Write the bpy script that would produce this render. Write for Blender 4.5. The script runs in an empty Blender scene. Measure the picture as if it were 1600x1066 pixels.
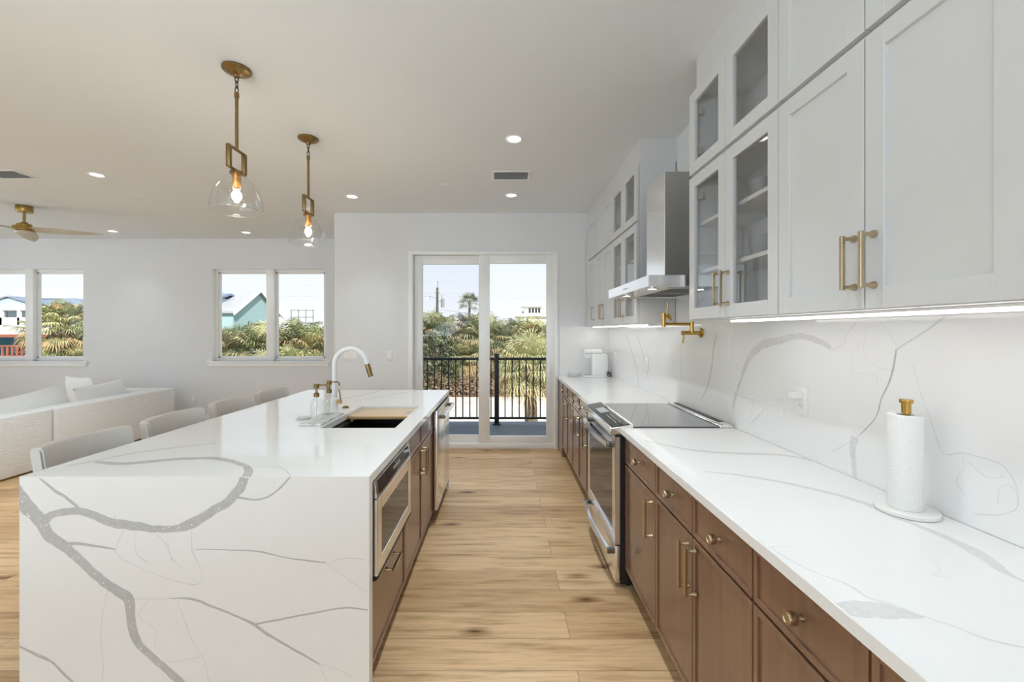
import bpy, bmesh, math, random
from mathutils import Vector, Matrix
random.seed(7)
PI = math.pi
scene = bpy.context.scene
COL = scene.collection

# ------------------------------------------------------------------ camera, sky, sun, large lights, exposure
H = 1.459                      # eye height in metres
cam_data = bpy.data.cameras.new('camera')
cam = bpy.data.objects.new('camera', cam_data)
COL.objects.link(cam)
cam.location = (0, 0, H)
cam.rotation_euler = (PI / 2, 0, 0)
cam_data.sensor_fit = 'HORIZONTAL'
cam_data.sensor_width = 36.0
cam_data.lens = 660 / 1600 * 36.0
cam_data.shift_x = (800 - 786) / 1600
cam_data.shift_y = -(533 - 518) / 1600
cam_data.clip_start = 0.05
cam_data.clip_end = 400
scene.camera = cam

scene.view_settings.view_transform = 'Standard'
scene.view_settings.look = 'None'
scene.view_settings.gamma = 1
scene.view_settings.use_curve_mapping = False
scene.view_settings.exposure = 0.0
scene.cycles.max_bounces = 10
scene.cycles.diffuse_bounces = 5
scene.cycles.transparent_max_bounces = 24
scene.cycles.caustics_reflective = False
scene.cycles.caustics_refractive = False
scene.cycles.sample_clamp_indirect = 6.0

world = bpy.data.worlds.new('sky')
scene.world = world
world.use_nodes = True
wt = world.node_tree
wt.nodes.clear()
w_out = wt.nodes.new('ShaderNodeOutputWorld')
w_bg = wt.nodes.new('ShaderNodeBackground')
w_ramp = wt.nodes.new('ShaderNodeValToRGB')
w_sep = wt.nodes.new('ShaderNodeSeparateXYZ')
w_tc = wt.nodes.new('ShaderNodeTexCoord')
wt.links.new(w_tc.outputs['Generated'], w_sep.inputs[0])
wt.links.new(w_sep.outputs['Z'], w_ramp.inputs[0])
wt.links.new(w_ramp.outputs[0], w_bg.inputs[0])
wt.links.new(w_bg.outputs[0], w_out.inputs[0])
w_ramp.color_ramp.elements[0].position = 0.0
w_ramp.color_ramp.elements[0].color = (0.98, 0.985, 0.99, 1)
w_ramp.color_ramp.elements[1].position = 0.35
w_ramp.color_ramp.elements[1].color = (0.72, 0.84, 0.98, 1)
w_bg.inputs[1].default_value = 1.08

def add_light(name, kind, loc, rot, energy, color=(1, 1, 1), size=None, size_y=None, spread=None, angle=None, shape=None):
    d = bpy.data.lights.new(name, kind)
    d.energy = energy
    d.color = color
    if kind == 'AREA':
        d.shape = shape or ('RECTANGLE' if size_y else 'SQUARE')
        d.size = size
        if size_y: d.size_y = size_y
        if spread: d.spread = spread
    if angle is not None: d.angle = angle
    o = bpy.data.objects.new(name, d)
    o.location = loc
    o.rotation_euler = rot
    COL.objects.link(o)
    return o

SUN = 6.0
add_light('sun', 'SUN', (6, -10, 12), (math.radians(50), 0, math.radians(28)), SUN, (1.0, 0.95, 0.86), angle=0.012)
# added lamps for daylight at unseen rear and left openings, tilted at the ceiling
UPT = math.radians(28)
add_light('rear_daylight_fill', 'AREA', (-4.2, -4.80, 1.45), (PI / 2 + UPT, 0, 0), 36, (0.82, 0.93, 1.0), 6.4, 2.3)
add_light('kitchen_rear_fill', 'AREA', (0.1, -4.80, 1.65), (PI / 2 + UPT, 0, 0), 14, (0.82, 0.93, 1.0), 1.5, 1.5)
for wy in (0.2, 3.9):
    add_light('side_daylight_fill', 'AREA', (-9.05, wy, 1.70), (0, -PI / 2 - UPT, 0), 22 if wy < 1 else 38, (0.82, 0.93, 1.0), 1.4, 1.8)
CAN_W = 6.3                    # watts of one recessed can light
CEIL = 2.926
# soft uplight added behind the camera to brighten the ceiling
add_light('ceiling_fill', 'AREA', (-1.6, -1.6, 1.55), (math.radians(156), 0, math.radians(35)), 116, (0.66, 0.87, 1.0), 1.1)

# ------------------------------------------------------------------ materials
MATS = {}
def mat(name, color, rough=0.5, metal=0.0, spec=0.5, emit=None, estr=0.0, coat=0.0):
    m = bpy.data.materials.new(name)
    m.use_nodes = True
    b = m.node_tree.nodes['Principled BSDF']
    b.inputs['Base Color'].default_value = (*color, 1)
    b.inputs['Roughness'].default_value = rough
    b.inputs['Metallic'].default_value = metal
    b.inputs['Specular IOR Level'].default_value = spec
    b.inputs['Coat Weight'].default_value = coat
    if emit:
        b.inputs['Emission Color'].default_value = (*emit, 1)
        b.inputs['Emission Strength'].default_value = estr
    MATS[name] = m
    return m

def nodes_of(m):
    nt = m.node_tree
    return nt, nt.nodes['Principled BSDF']

def coords(nt, scale=(1, 1, 1), space='Object'):
    tc = nt.nodes.new('ShaderNodeTexCoord')
    mp = nt.nodes.new('ShaderNodeMapping')
    mp.inputs['Scale'].default_value = scale
    nt.links.new(tc.outputs[space], mp.inputs[0])
    return mp.outputs[0]

def noise(nt, vec, scale, detail=4, rough=0.55):
    n = nt.nodes.new('ShaderNodeTexNoise')
    n.inputs['Scale'].default_value = scale
    n.inputs['Detail'].default_value = detail
    n.inputs['Roughness'].default_value = rough
    nt.links.new(vec, n.inputs['Vector'])
    return n.outputs['Fac']

def ramp(nt, fac, stops):
    r = nt.nodes.new('ShaderNodeValToRGB')
    e = r.color_ramp.elements
    while len(e) < len(stops): e.new(0.5)
    for i, (p, c) in enumerate(stops):
        e[i].position = p
        e[i].color = (*c, 1) if len(c) == 3 else c
    nt.links.new(fac, r.inputs[0])
    return r.outputs[0]

def mixcol(nt, fac, a, b, mode='MIX'):
    m = nt.nodes.new('ShaderNodeMix')
    m.data_type = 'RGBA'
    m.blend_type = mode
    for sock, v in ((m.inputs[0], fac), (m.inputs[6], a), (m.inputs[7], b)):
        if isinstance(v, (int, float)): sock.default_value = v
        elif isinstance(v, tuple): sock.default_value = (*v, 1)
        else: nt.links.new(v, sock)
    return m.outputs[2]

def bump(nt, b, fac, strength, dist=0.002):
    n = nt.nodes.new('ShaderNodeBump')
    n.inputs['Strength'].default_value = strength
    n.inputs['Distance'].default_value = dist
    nt.links.new(fac, n.inputs['Height'])
    nt.links.new(n.outputs[0], b.inputs['Normal'])

def textured(name, c1, c2, scale, rough=0.6, stretch=(1, 1, 1), detail=5, bumpy=0.0, bdist=0.002, metal=0.0, spec=0.5, p=(0.3, 0.7)):
    m = mat(name, c1, rough, metal, spec)
    nt, b = nodes_of(m)
    f = noise(nt, coords(nt, stretch), scale, detail)
    nt.links.new(ramp(nt, f, [(p[0], c1), (p[1], c2)]), b.inputs['Base Color'])
    if bumpy: bump(nt, b, f, bumpy, bdist)
    return m

def clear(name, tint=(1, 1, 1), ior=1.45, rough=0.0):
    """architectural glass: lets light straight through and mirrors by Fresnel"""
    m = bpy.data.materials.new(name)
    m.use_nodes = True
    nt = m.node_tree
    nt.nodes.clear()
    out = nt.nodes.new('ShaderNodeOutputMaterial')
    mx = nt.nodes.new('ShaderNodeMixShader')
    tr = nt.nodes.new('ShaderNodeBsdfTransparent')
    gl = nt.nodes.new('ShaderNodeBsdfGlossy')
    lw = nt.nodes.new('ShaderNodeLayerWeight')
    lw.inputs['Blend'].default_value = 0.5
    pw = nt.nodes.new('ShaderNodeMath'); pw.operation = 'POWER'
    nt.links.new(lw.outputs['Facing'], pw.inputs[0]); pw.inputs[1].default_value = 4.5
    fr = nt.nodes.new('ShaderNodeMath'); fr.operation = 'MULTIPLY_ADD'
    f0 = ((ior - 1) / (ior + 1)) ** 2 * 1.9
    nt.links.new(pw.outputs[0], fr.inputs[0]); fr.inputs[1].default_value = 0.85; fr.inputs[2].default_value = f0
    tr.inputs[0].default_value = (*tint, 1)
    gl.inputs['Roughness'].default_value = rough
    nt.links.new(fr.outputs[0], mx.inputs[0])
    nt.links.new(tr.outputs[0], mx.inputs[1])
    nt.links.new(gl.outputs[0], mx.inputs[2])
    nt.links.new(mx.outputs[0], out.inputs[0])
    MATS[name] = m
    return m

WALLC = (0.775, 0.785, 0.80)
textured('wall_paint', WALLC, (0.76, 0.77, 0.785), 3.0, 0.55, spec=0.3)
textured('ceiling_paint', (0.84, 0.86, 0.875), (0.83, 0.85, 0.865), 2.0, 0.7, spec=0.2)
mat('trim_white', (0.90, 0.90, 0.90), 0.35)
mat('cabinet_white', (0.69, 0.695, 0.70), 0.32)
mat('cabinet_inside', (0.76, 0.76, 0.76), 0.5)
mat('shadow_gap', (0.12, 0.12, 0.12), 0.8)
textured('quartz', (0.865, 0.86, 0.856), (0.845, 0.84, 0.836), 6, 0.07, spec=0.5)
textured('quartz_vein', (0.47, 0.465, 0.465), (0.56, 0.555, 0.555), 40, 0.10, detail=6)
textured('quartz_hair_vein', (0.66, 0.655, 0.65), (0.74, 0.735, 0.73), 60, 0.09)
mat('brass', (0.62, 0.44, 0.20), 0.28, 1.0)
mat('pull_brass', (0.52, 0.42, 0.28), 0.25, 1.0)
textured('antique_brass', (0.33, 0.225, 0.10), (0.25, 0.165, 0.07), 30, 0.34, metal=1.0)
mat('gold_brass', (0.54, 0.34, 0.09), 0.27, 1.0)
mat('bright_copper', (0.75, 0.38, 0.12), 0.3, 1.0)
textured('fan_brass', (0.42, 0.29, 0.09), (0.36, 0.24, 0.07), 30, 0.32, metal=1.0)
mat('chain_dark', (0.12, 0.085, 0.05), 0.4, 1.0)
textured('stainless', (0.93, 0.93, 0.93), (0.89, 0.89, 0.895), 12, 0.22, (1, 1, 40), metal=1.0)
textured('stainless_dark', (0.24, 0.24, 0.235), (0.21, 0.21, 0.205), 10, 0.32, (1, 1, 30), metal=1.0)
mat('chrome_white', (0.86, 0.86, 0.87), 0.18, 1.0)
mat('black_glass', (0.012, 0.012, 0.013), 0.04, 0.0, 0.6)
mat('cooktop_glass', (0.035, 0.035, 0.037), 0.07, 0.0, 1.0, coat=1.0)
mat('black_plastic', (0.015, 0.015, 0.016), 0.4)
mat('dark_bronze', (0.022, 0.021, 0.022), 0.45)
mat('white_plastic', (0.85, 0.85, 0.84), 0.3)
mat('white_enamel', (0.88, 0.88, 0.875), 0.2)
mat('grey_plastic', (0.45, 0.45, 0.45), 0.45)
mat('grey_ceramic', (0.30, 0.31, 0.32), 0.4)
mat('white_ceramic', (0.82, 0.81, 0.79), 0.25)
mat('vent_dark', (0.22, 0.22, 0.22), 0.7)
textured('marble', (0.70, 0.70, 0.69), (0.42, 0.42, 0.43), 22, 0.3, detail=8, p=(0.45, 0.75))
textured('sink_black', (0.045, 0.04, 0.037), (0.03, 0.028, 0.026), 60, 0.35)
textured('maple', (0.72, 0.56, 0.39), (0.66, 0.49, 0.32), 10, 0.4, (0.6, 12, 12))
textured('maple_edge', (0.48, 0.29, 0.12), (0.40, 0.23, 0.09), 10, 0.4, (0.6, 12, 12))
textured('paper', (0.86, 0.86, 0.85), (0.80, 0.80, 0.79), 150, 0.9, bumpy=0.6, bdist=0.002, spec=0.1)
textured('stool_fabric', (0.70, 0.67, 0.64), (0.59, 0.565, 0.535), 220, 0.9, bumpy=0.5, spec=0.15)
textured('dark_leg_wood', (0.10, 0.06, 0.035), (0.07, 0.042, 0.025), 20, 0.45, (1, 1, 0.15))
textured('fan_wood', (0.66, 0.60, 0.51), (0.58, 0.52, 0.43), 14, 0.45, (1, 1, 1))
mat('led', (1, 1, 1), 0.5, emit=(1.0, 0.985, 0.96), estr=4.0)
mat('can_glow', (1, 1, 1), 0.5, emit=(1.0, 0.985, 0.96), estr=6.0)
mat('warm_glow', (1, 1, 1), 0.5, emit=(1.0, 0.86, 0.66), estr=5.0)
mat('bulb_glow', (1, 1, 1), 0.4, emit=(1.0, 0.86, 0.66), estr=2.0)
clear('pane_glass', (0.97, 0.985, 0.985), ior=1.12)
clear('door_glass', (0.96, 0.98, 0.985), ior=1.12)
clear('screened_glass', (0.86, 0.89, 0.93), ior=1.12)
clear('cabinet_glass', (0.94, 0.95, 0.95), ior=1.75)
clear('shade_glass', (0.965, 0.968, 0.968), ior=1.55)
clear('bottle_glass', (0.95, 0.96, 0.96), ior=1.36)

# sofa slipcover: white ribbed boucle
m = mat('sofa_cover', (0.9, 0.9, 0.9), 0.95, spec=0.1)
nt, b = nodes_of(m)
f = noise(nt, coords(nt, (1, 1.2, 9)), 9, 5, 0.65)
nt.links.new(ramp(nt, f, [(0.3, (0.84, 0.845, 0.85)), (0.7, (0.92, 0.925, 0.93))]), b.inputs['Base Color'])
bump(nt, b, f, 0.55, 0.012)
textured('pillow_cover', (0.94, 0.94, 0.935), (0.89, 0.89, 0.885), 70, 0.95, bumpy=0.4, bdist=0.003, spec=0.1)

# stained maple cabinet fronts with upright grain
m = mat('cabinet_wood', (0.2, 0.1, 0.06), 0.34, spec=0.5, coat=0.6)
m.node_tree.nodes['Principled BSDF'].inputs['Coat Roughness'].default_value = 0.12
nt, b = nodes_of(m)
f1 = noise(nt, coords(nt, (14, 14, 0.55)), 3.2, 6, 0.6)
f2 = noise(nt, coords(nt, (1.4, 1.4, 0.7)), 2.2, 2, 0.5)
c1 = ramp(nt, f1, [(0.25, (0.180, 0.092, 0.054)), (0.75, (0.252, 0.134, 0.082))])
c2 = ramp(nt, f2, [(0.3, (0.86, 0.86, 0.86)), (0.7, (1.12, 1.1, 1.08))])
nt.links.new(mixcol(nt, 1.0, c1, c2, 'MULTIPLY'), b.inputs['Base Color'])

# wide oak planks running along X
m = mat('oak_floor', (0.5, 0.35, 0.2), 0.42, spec=0.4)
nt, b = nodes_of(m)
v = coords(nt, (1, 1, 1))
br = nt.nodes.new('ShaderNodeTexBrick')
br.offset = 0.37
br.offset_frequency = 2
br.inputs['Color1'].default_value = (0.0, 0.0, 0.0, 1)
br.inputs['Color2'].default_value = (1.0, 1.0, 1.0, 1)
br.inputs['Mortar'].default_value = (0.5, 0.5, 0.5, 1)
br.inputs['Scale'].default_value = 1.0
br.inputs['Mortar Size'].default_value = 0.0011
br.inputs['Mortar Smooth'].default_value = 0.0
br.inputs['Bias'].default_value = 0.0
br.inputs['Brick Width'].default_value = 1.62
br.inputs['Row Height'].default_value = 0.19
nt.links.new(v, br.inputs['Vector'])
# each plank shifts its own grain
add = nt.nodes.new('ShaderNodeVectorMath'); add.operation = 'MULTIPLY_ADD'
nt.links.new(br.outputs['Color'], add.inputs[0]); add.inputs[1].default_value = (17, 9, 5)
nt.links.new(v, add.inputs[2])
mp = nt.nodes.new('ShaderNodeMapping'); mp.inputs['Scale'].default_value = (0.9, 9.0, 1)
nt.links.new(add.outputs[0], mp.inputs[0])
g1 = noise(nt, mp.outputs[0], 2.6, 7, 0.62)
mp2 = nt.nodes.new('ShaderNodeMapping'); mp2.inputs['Scale'].default_value = (1.6, 42.0, 1)
nt.links.new(add.outputs[0], mp2.inputs[0])
g2 = noise(nt, mp2.outputs[0], 2.0, 5, 0.7)
base = ramp(nt, br.outputs['Color'], [(0.0, (0.50, 0.31, 0.158)), (0.35, (0.66, 0.435, 0.232)), (0.7, (0.74, 0.515, 0.30)), (1.0, (0.58, 0.37, 0.19))])
gr = ramp(nt, g1, [(0.25, (0.42, 0.34, 0.27)), (0.40, (0.80, 0.75, 0.69)), (0.52, (1, 1, 1)), (0.75, (1.10, 1.09, 1.06))])
gf = ramp(nt, g2, [(0.3, (0.84, 0.82, 0.80)), (0.6, (1.04, 1.04, 1.04))])
col = mixcol(nt, 1.0, base, gr, 'MULTIPLY')
col = mixcol(nt, 1.0, col, gf, 'MULTIPLY')
vo = nt.nodes.new('ShaderNodeTexVoronoi')
mp3 = nt.nodes.new('ShaderNodeMapping'); mp3.inputs['Scale'].default_value = (1.0, 3.1, 1)
nt.links.new(add.outputs[0], mp3.inputs[0])
warp = noise(nt, mp2.outputs[0], 1.2, 3)
nt.links.new(mp3.outputs[0], vo.inputs['Vector'])
vo.inputs['Scale'].default_value = 1.7
kn = nt.nodes.new('ShaderNodeMath'); kn.operation = 'MULTIPLY_ADD'
nt.links.new(warp, kn.inputs[0]); kn.inputs[1].default_value = 0.22
nt.links.new(vo.outputs['Distance'], kn.inputs[2])
kf = ramp(nt, kn.outputs[0], [(0.15, (0.16, 0.10, 0.06)), (0.20, (0.55, 0.45, 0.36)), (0.30, (1, 1, 1))])
col = mixcol(nt, 1.0, col, kf, 'MULTIPLY')
seam = mixcol(nt, br.outputs['Fac'], col, (0.16, 0.09, 0.045))
nt.links.new(seam, b.inputs['Base Color'])
bump(nt, b, g2, 0.12, 0.001)

# outdoors
textured('sand_road', (0.68, 0.63, 0.57), (0.58, 0.53, 0.47), 1.2, 0.95, detail=8)
textured('dry_grass', (0.34, 0.31, 0.13), (0.22, 0.22, 0.08), 2.5, 0.95, detail=8)
textured('deck_grey', (0.20, 0.225, 0.27), (0.17, 0.19, 0.235), 4, 0.55)
textured('palm_bark', (0.33, 0.24, 0.17), (0.14, 0.10, 0.07), 9, 0.9, (1, 1, 3), bumpy=1.0, bdist=0.03)
def leafy(name, c1, c2):
    m = mat(name, c1, 0.5, spec=0.35)
    nt, b = nodes_of(m)
    oi = nt.nodes.new('ShaderNodeObjectInfo')
    f = noise(nt, coords(nt), 2.2, 3)
    a = mixcol(nt, f, c1, c2)
    r = ramp(nt, oi.outputs['Random'], [(0, (0.8, 0.8, 0.85)), (1, (1.2, 1.15, 1.0))])
    nt.links.new(mixcol(nt, 1.0, a, r, 'MULTIPLY'), b.inputs['Base Color'])
    return m
leafy('leaf_green', (0.25, 0.275, 0.14), (0.13, 0.16, 0.085))
leafy('leaf_pale', (0.58, 0.57, 0.35), (0.42, 0.43, 0.23))  # pale leaf tone, with sunlit highlights put into the colour
leafy('leaf_dry', (0.50, 0.40, 0.24), (0.36, 0.27, 0.15))
leafy('leaf_deep', (0.085, 0.10, 0.06), (0.05, 0.062, 0.042))  # dark leaf tone, with foliage shadows put into the colour
leafy('leaf_rust', (0.44, 0.28, 0.20), (0.32, 0.20, 0.14))
textured('house_blue', (0.42, 0.50, 0.58), (0.38, 0.46, 0.54), 2, 0.8, (1, 1, 12))
textured('house_teal', (0.36, 0.52, 0.53), (0.33, 0.48, 0.49), 3, 0.8)
textured('house_deep_teal', (0.06, 0.30, 0.42), (0.05, 0.26, 0.37), 3, 0.8, (10, 1, 1))
mat('house_white', (0.85, 0.85, 0.84), 0.7)
mat('house_rose', (0.62, 0.42, 0.36), 0.8)
textured('roof_metal', (0.45, 0.46, 0.48), (0.33, 0.34, 0.36), 3, 0.45, (14, 1, 1))
textured('roof_slate', (0.22, 0.27, 0.36), (0.17, 0.21, 0.29), 6, 0.8)
textured('red_wood', (0.33, 0.11, 0.07), (0.25, 0.08, 0.05), 5, 0.8)
textured('roof_sand', (0.60, 0.55, 0.48), (0.52, 0.47, 0.41), 6, 0.9)
mat('dark_window', (0.03, 0.035, 0.04), 0.1)
mat('pale_window', (0.35, 0.45, 0.52), 0.15)
textured('pole_wood', (0.16, 0.13, 0.11), (0.10, 0.085, 0.07), 8, 0.9, (1, 1, 0.2))
mat('pole_metal', (0.30, 0.31, 0.33), 0.5)
mat('wire', (0.52, 0.54, 0.57), 0.6)  # lightened tone puts the bright glare into the wire colour

# ------------------------------------------------------------------ mesh helpers
class MB:
    def __init__(self):
        self.bm = bmesh.new()
        self.mats = []
        self.cur = 0
    def m(self, name):
        if name not in self.mats: self.mats.append(name)
        self.cur = self.mats.index(name)
        return self
    def face(self, vs):
        try:
            f = self.bm.faces.new(vs)
            f.material_index = self.cur
            return f
        except ValueError:
            return None
    def box(self, x0, x1, y0, y1, z0, z1, bev=0.0, seg=2):
        x0, x1 = sorted((x0, x1)); y0, y1 = sorted((y0, y1)); z0, z1 = sorted((z0, z1))
        c = [(x0, y0, z0), (x1, y0, z0), (x1, y1, z0), (x0, y1, z0), (x0, y0, z1), (x1, y0, z1), (x1, y1, z1), (x0, y1, z1)]
        return self.hexa(c, bev, seg)
    def hexa(self, c, bev=0.0, seg=2):
        vs = [self.bm.verts.new(p) for p in c]
        fs = [self.face([vs[i] for i in q]) for q in ((0, 3, 2, 1), (4, 5, 6, 7), (0, 1, 5, 4), (1, 2, 6, 5), (2, 3, 7, 6), (3, 0, 4, 7))]
        if bev > 0:
            es = list({e for f in fs for e in f.edges})
            r = bmesh.ops.bevel(self.bm, geom=es, offset=bev, segments=seg, profile=0.5, affect='EDGES', clamp_overlap=True)
            for f in r['faces']: f.material_index = self.cur
        return self
    def quad(self, a, b, c, d):
        self.face([self.bm.verts.new(p) for p in (a, b, c, d)])
        return self
    def poly(self, pts):
        self.face([self.bm.verts.new(p) for p in pts])
        return self
    def tube(self, pts, r, seg=10, caps=True):
        pts = [Vector(p) for p in pts]
        n = len(pts)
        rs = r if isinstance(r, (list, tuple)) else [r] * n
        rings = []
        up = None
        for i, p in enumerate(pts):
            t = (pts[min(i + 1, n - 1)] - pts[max(i - 1, 0)]).normalized()
            if up is None:
                a = Vector((0, 0, 1)) if abs(t.z) < 0.9 else Vector((1, 0, 0))
                up = (a - t * a.dot(t)).normalized()
            else:
                up = (up - t * up.dot(t)).normalized()
            s = t.cross(up)
            rings.append([self.bm.verts.new(p + (up * math.cos(2 * PI * k / seg) + s * math.sin(2 * PI * k / seg)) * rs[i]) for k in range(seg)])
        for i in range(n - 1):
            for k in range(seg):
                self.face([rings[i][k], rings[i][(k + 1) % seg], rings[i + 1][(k + 1) % seg], rings[i + 1][k]])
        if caps:
            self.face(rings[0][::-1]); self.face(rings[-1])
        return self
    def cyl(self, a, b, r, r2=None, seg=24, caps=True):
        return self.tube([a, b], [r, r if r2 is None else r2], seg, caps)
    def lathe(self, prof, c=(0, 0, 0), seg=32, axis='Z', close=False):
        """prof: list of (radius, height along axis)"""
        rings = []
        for (r, h) in prof:
            if r < 1e-6:
                rings.append([self.bm.verts.new(self._ax(0, 0, h, c, axis))])
            else:
                rings.append([self.bm.verts.new(self._ax(r * math.cos(2 * PI * k / seg), r * math.sin(2 * PI * k / seg), h, c, axis)) for k in range(seg)])
        pairs = list(zip(rings, rings[1:])) + ([(rings[-1], rings[0])] if close else [])
        for A, B in pairs:
            for k in range(seg):
                k2 = (k + 1) % seg
                if len(A) == 1 and len(B) == 1: continue
                if len(A) == 1: self.face([A[0], B[k2], B[k]])
                elif len(B) == 1: self.face([A[k], A[k2], B[0]])
                else: self.face([A[k], A[k2], B[k2], B[k]])
        return self
    @staticmethod
    def _ax(a, b, h, c, axis):
        if axis == 'Z': return (c[0] + a, c[1] + b, c[2] + h)
        if axis == 'X': return (c[0] + h, c[1] + a, c[2] + b)
        return (c[0] + a, c[1] + h, c[2] + b)
    def prism(self, pts2, axis, t0, t1, bev=0.0, seg=2):
        """extrude a closed outline; axis is the extrusion axis, pts2 are the two other coordinates in X,Y,Z order"""
        def P(q, t):
            if axis == 'X': return (t, q[0], q[1])
            if axis == 'Y': return (q[0], t, q[1])
            return (q[0], q[1], t)
        A = [self.bm.verts.new(P(q, t0)) for q in pts2]
        B = [self.bm.verts.new(P(q, t1)) for q in pts2]
        n = len(A)
        fs = [self.face(A[::-1]), self.face(B)] + [self.face([A[i], A[(i + 1) % n], B[(i + 1) % n], B[i]]) for i in range(n)]
        if bev:
            es = list({e for f in fs if f for e in f.edges})
            r = bmesh.ops.bevel(self.bm, geom=es, offset=bev, segments=seg, profile=0.5, affect='EDGES', clamp_overlap=True)
            for f in r['faces']: f.material_index = self.cur
        return self
    def ball(self, c, r, seg=20, rings=12, sx=1, sy=1, sz=1):
        prof = [(r * math.sin(PI * i / rings), -r * math.cos(PI * i / rings)) for i in range(rings + 1)]
        n0 = len(self.bm.verts)
        self.lathe(prof, (0, 0, 0), seg)
        self.bm.verts.ensure_lookup_table()
        for v in self.bm.verts[n0:]:
            v.co = Vector((c[0] + v.co.x * sx, c[1] + v.co.y * sy, c[2] + v.co.z * sz))
        return self

OFF = {}
def link(name, mb, parent=None, base=None, smooth=35, recalc=True, fixmats=None):
    """one mesh object; coordinates in mb are world metres"""
    bm = mb.bm
    if recalc: bmesh.ops.recalc_face_normals(bm, faces=bm.faces)
    if parent is not None:
        off = OFF[parent.name]
    elif base is not None:
        off = Vector(base)
    else:
        lo = Vector((1e9,) * 3); hi = Vector((-1e9,) * 3)
        for v in bm.verts:
            for i in range(3):
                lo[i] = min(lo[i], v.co[i]); hi[i] = max(hi[i], v.co[i])
        off = Vector(((lo.x + hi.x) / 2, (lo.y + hi.y) / 2, lo.z))
    bmesh.ops.translate(bm, verts=bm.verts, vec=-off)
    me = bpy.data.meshes.new(name)
    bm.to_mesh(me)
    bm.free()
    for n in mb.mats: me.materials.append(MATS[n])
    if smooth:
        me.shade_smooth()
        me.set_sharp_from_angle(angle=math.radians(smooth))
    o = bpy.data.objects.new(name, me)
    COL.objects.link(o)
    if parent is not None: o.parent = parent
    else: o.location = off
    OFF[o.name] = off
    return o

def tag(o, label, cat, group=None, kind=None):
    o['label'] = label
    o['category'] = cat
    if group: o['group'] = group
    if kind: o['kind'] = kind
    return o

def thing(name, label, cat, loc, group=None):
    o = bpy.data.objects.new(name, None)
    o.empty_display_size = 0.05
    o.location = loc
    COL.objects.link(o)
    OFF[o.name] = Vector(loc)
    return tag(o, label, cat, group)

def struct(name, mb, label=None, parent=None, cat=None, smooth=35):
    o = link(name, mb, parent, smooth=smooth)
    if parent is None:
        tag(o, label or name.replace('_', ' '), cat or name.split('_')[0], kind='structure')
    return o

def copy_tree(o, loc=None, rotz=None, label=None, parent=None):
    c = o.copy()
    COL.objects.link(c)
    if parent is not None: c.parent = parent
    if loc is not None: c.location = loc
    if rotz is not None: c.rotation_euler = (0, 0, rotz)
    if label: c['label'] = label
    for ch in list(o.children): copy_tree(ch, parent=c)
    return c

def ribbon(mb, pts, widths, normal, matname, lift=0.0004, step=0.012, jit=0.07, lim=None):
    """a vein inlaid in a slab: a ragged ribbon lying on the slab's face"""
    P = [Vector(p) for p in pts]
    N = Vector(normal)
    n = len(P)
    out = []
    for i in range(n - 1):
        p0, p1, p2, p3 = P[max(i - 1, 0)], P[i], P[i + 1], P[min(i + 2, n - 1)]
        L = max((p2 - p1).length, 1e-4)
        k = max(2, int(L / step))
        for j in range(k + (1 if i == n - 2 else 0)):
            t = j / k
            q = 0.5 * ((2 * p1) + (p2 - p0) * t + (2 * p0 - 5 * p1 + 4 * p2 - p3) * t * t + (3 * p1 - p0 - 3 * p2 + p3) * t ** 3)
            out.append((q, widths[i] * (1 - t) + widths[i + 1] * t))
    mb.m(matname)
    prev = None
    ja = jb = jc = 0.0
    for i, (q, w) in enumerate(out):
        a = out[max(i - 1, 0)][0]; b = out[min(i + 1, len(out) - 1)][0]
        d = (b - a).normalized()
        s = N.cross(d).normalized()
        wob = w * jit + 0.0005
        ja = ja * 0.6 + random.uniform(-wob, wob) * 0.55
        jb = jb * 0.6 + random.uniform(-wob, wob) * 0.55
        jc = jc * 0.7 + random.uniform(-wob, wob) * 0.6
        q = q + s * jc + N * lift
        l = q + s * max(w / 2 + ja, 0.0004); r = q - s * max(w / 2 + jb, 0.0004)
        if lim:
            for vv in (l, r):
                for ax, lo, hi in lim:
                    vv[ax] = min(max(vv[ax], lo), hi)
        cur = (mb.bm.verts.new(l), mb.bm.verts.new(r))
        if prev: mb.face([prev[0], prev[1], cur[1], cur[0]])
        prev = cur

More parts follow.
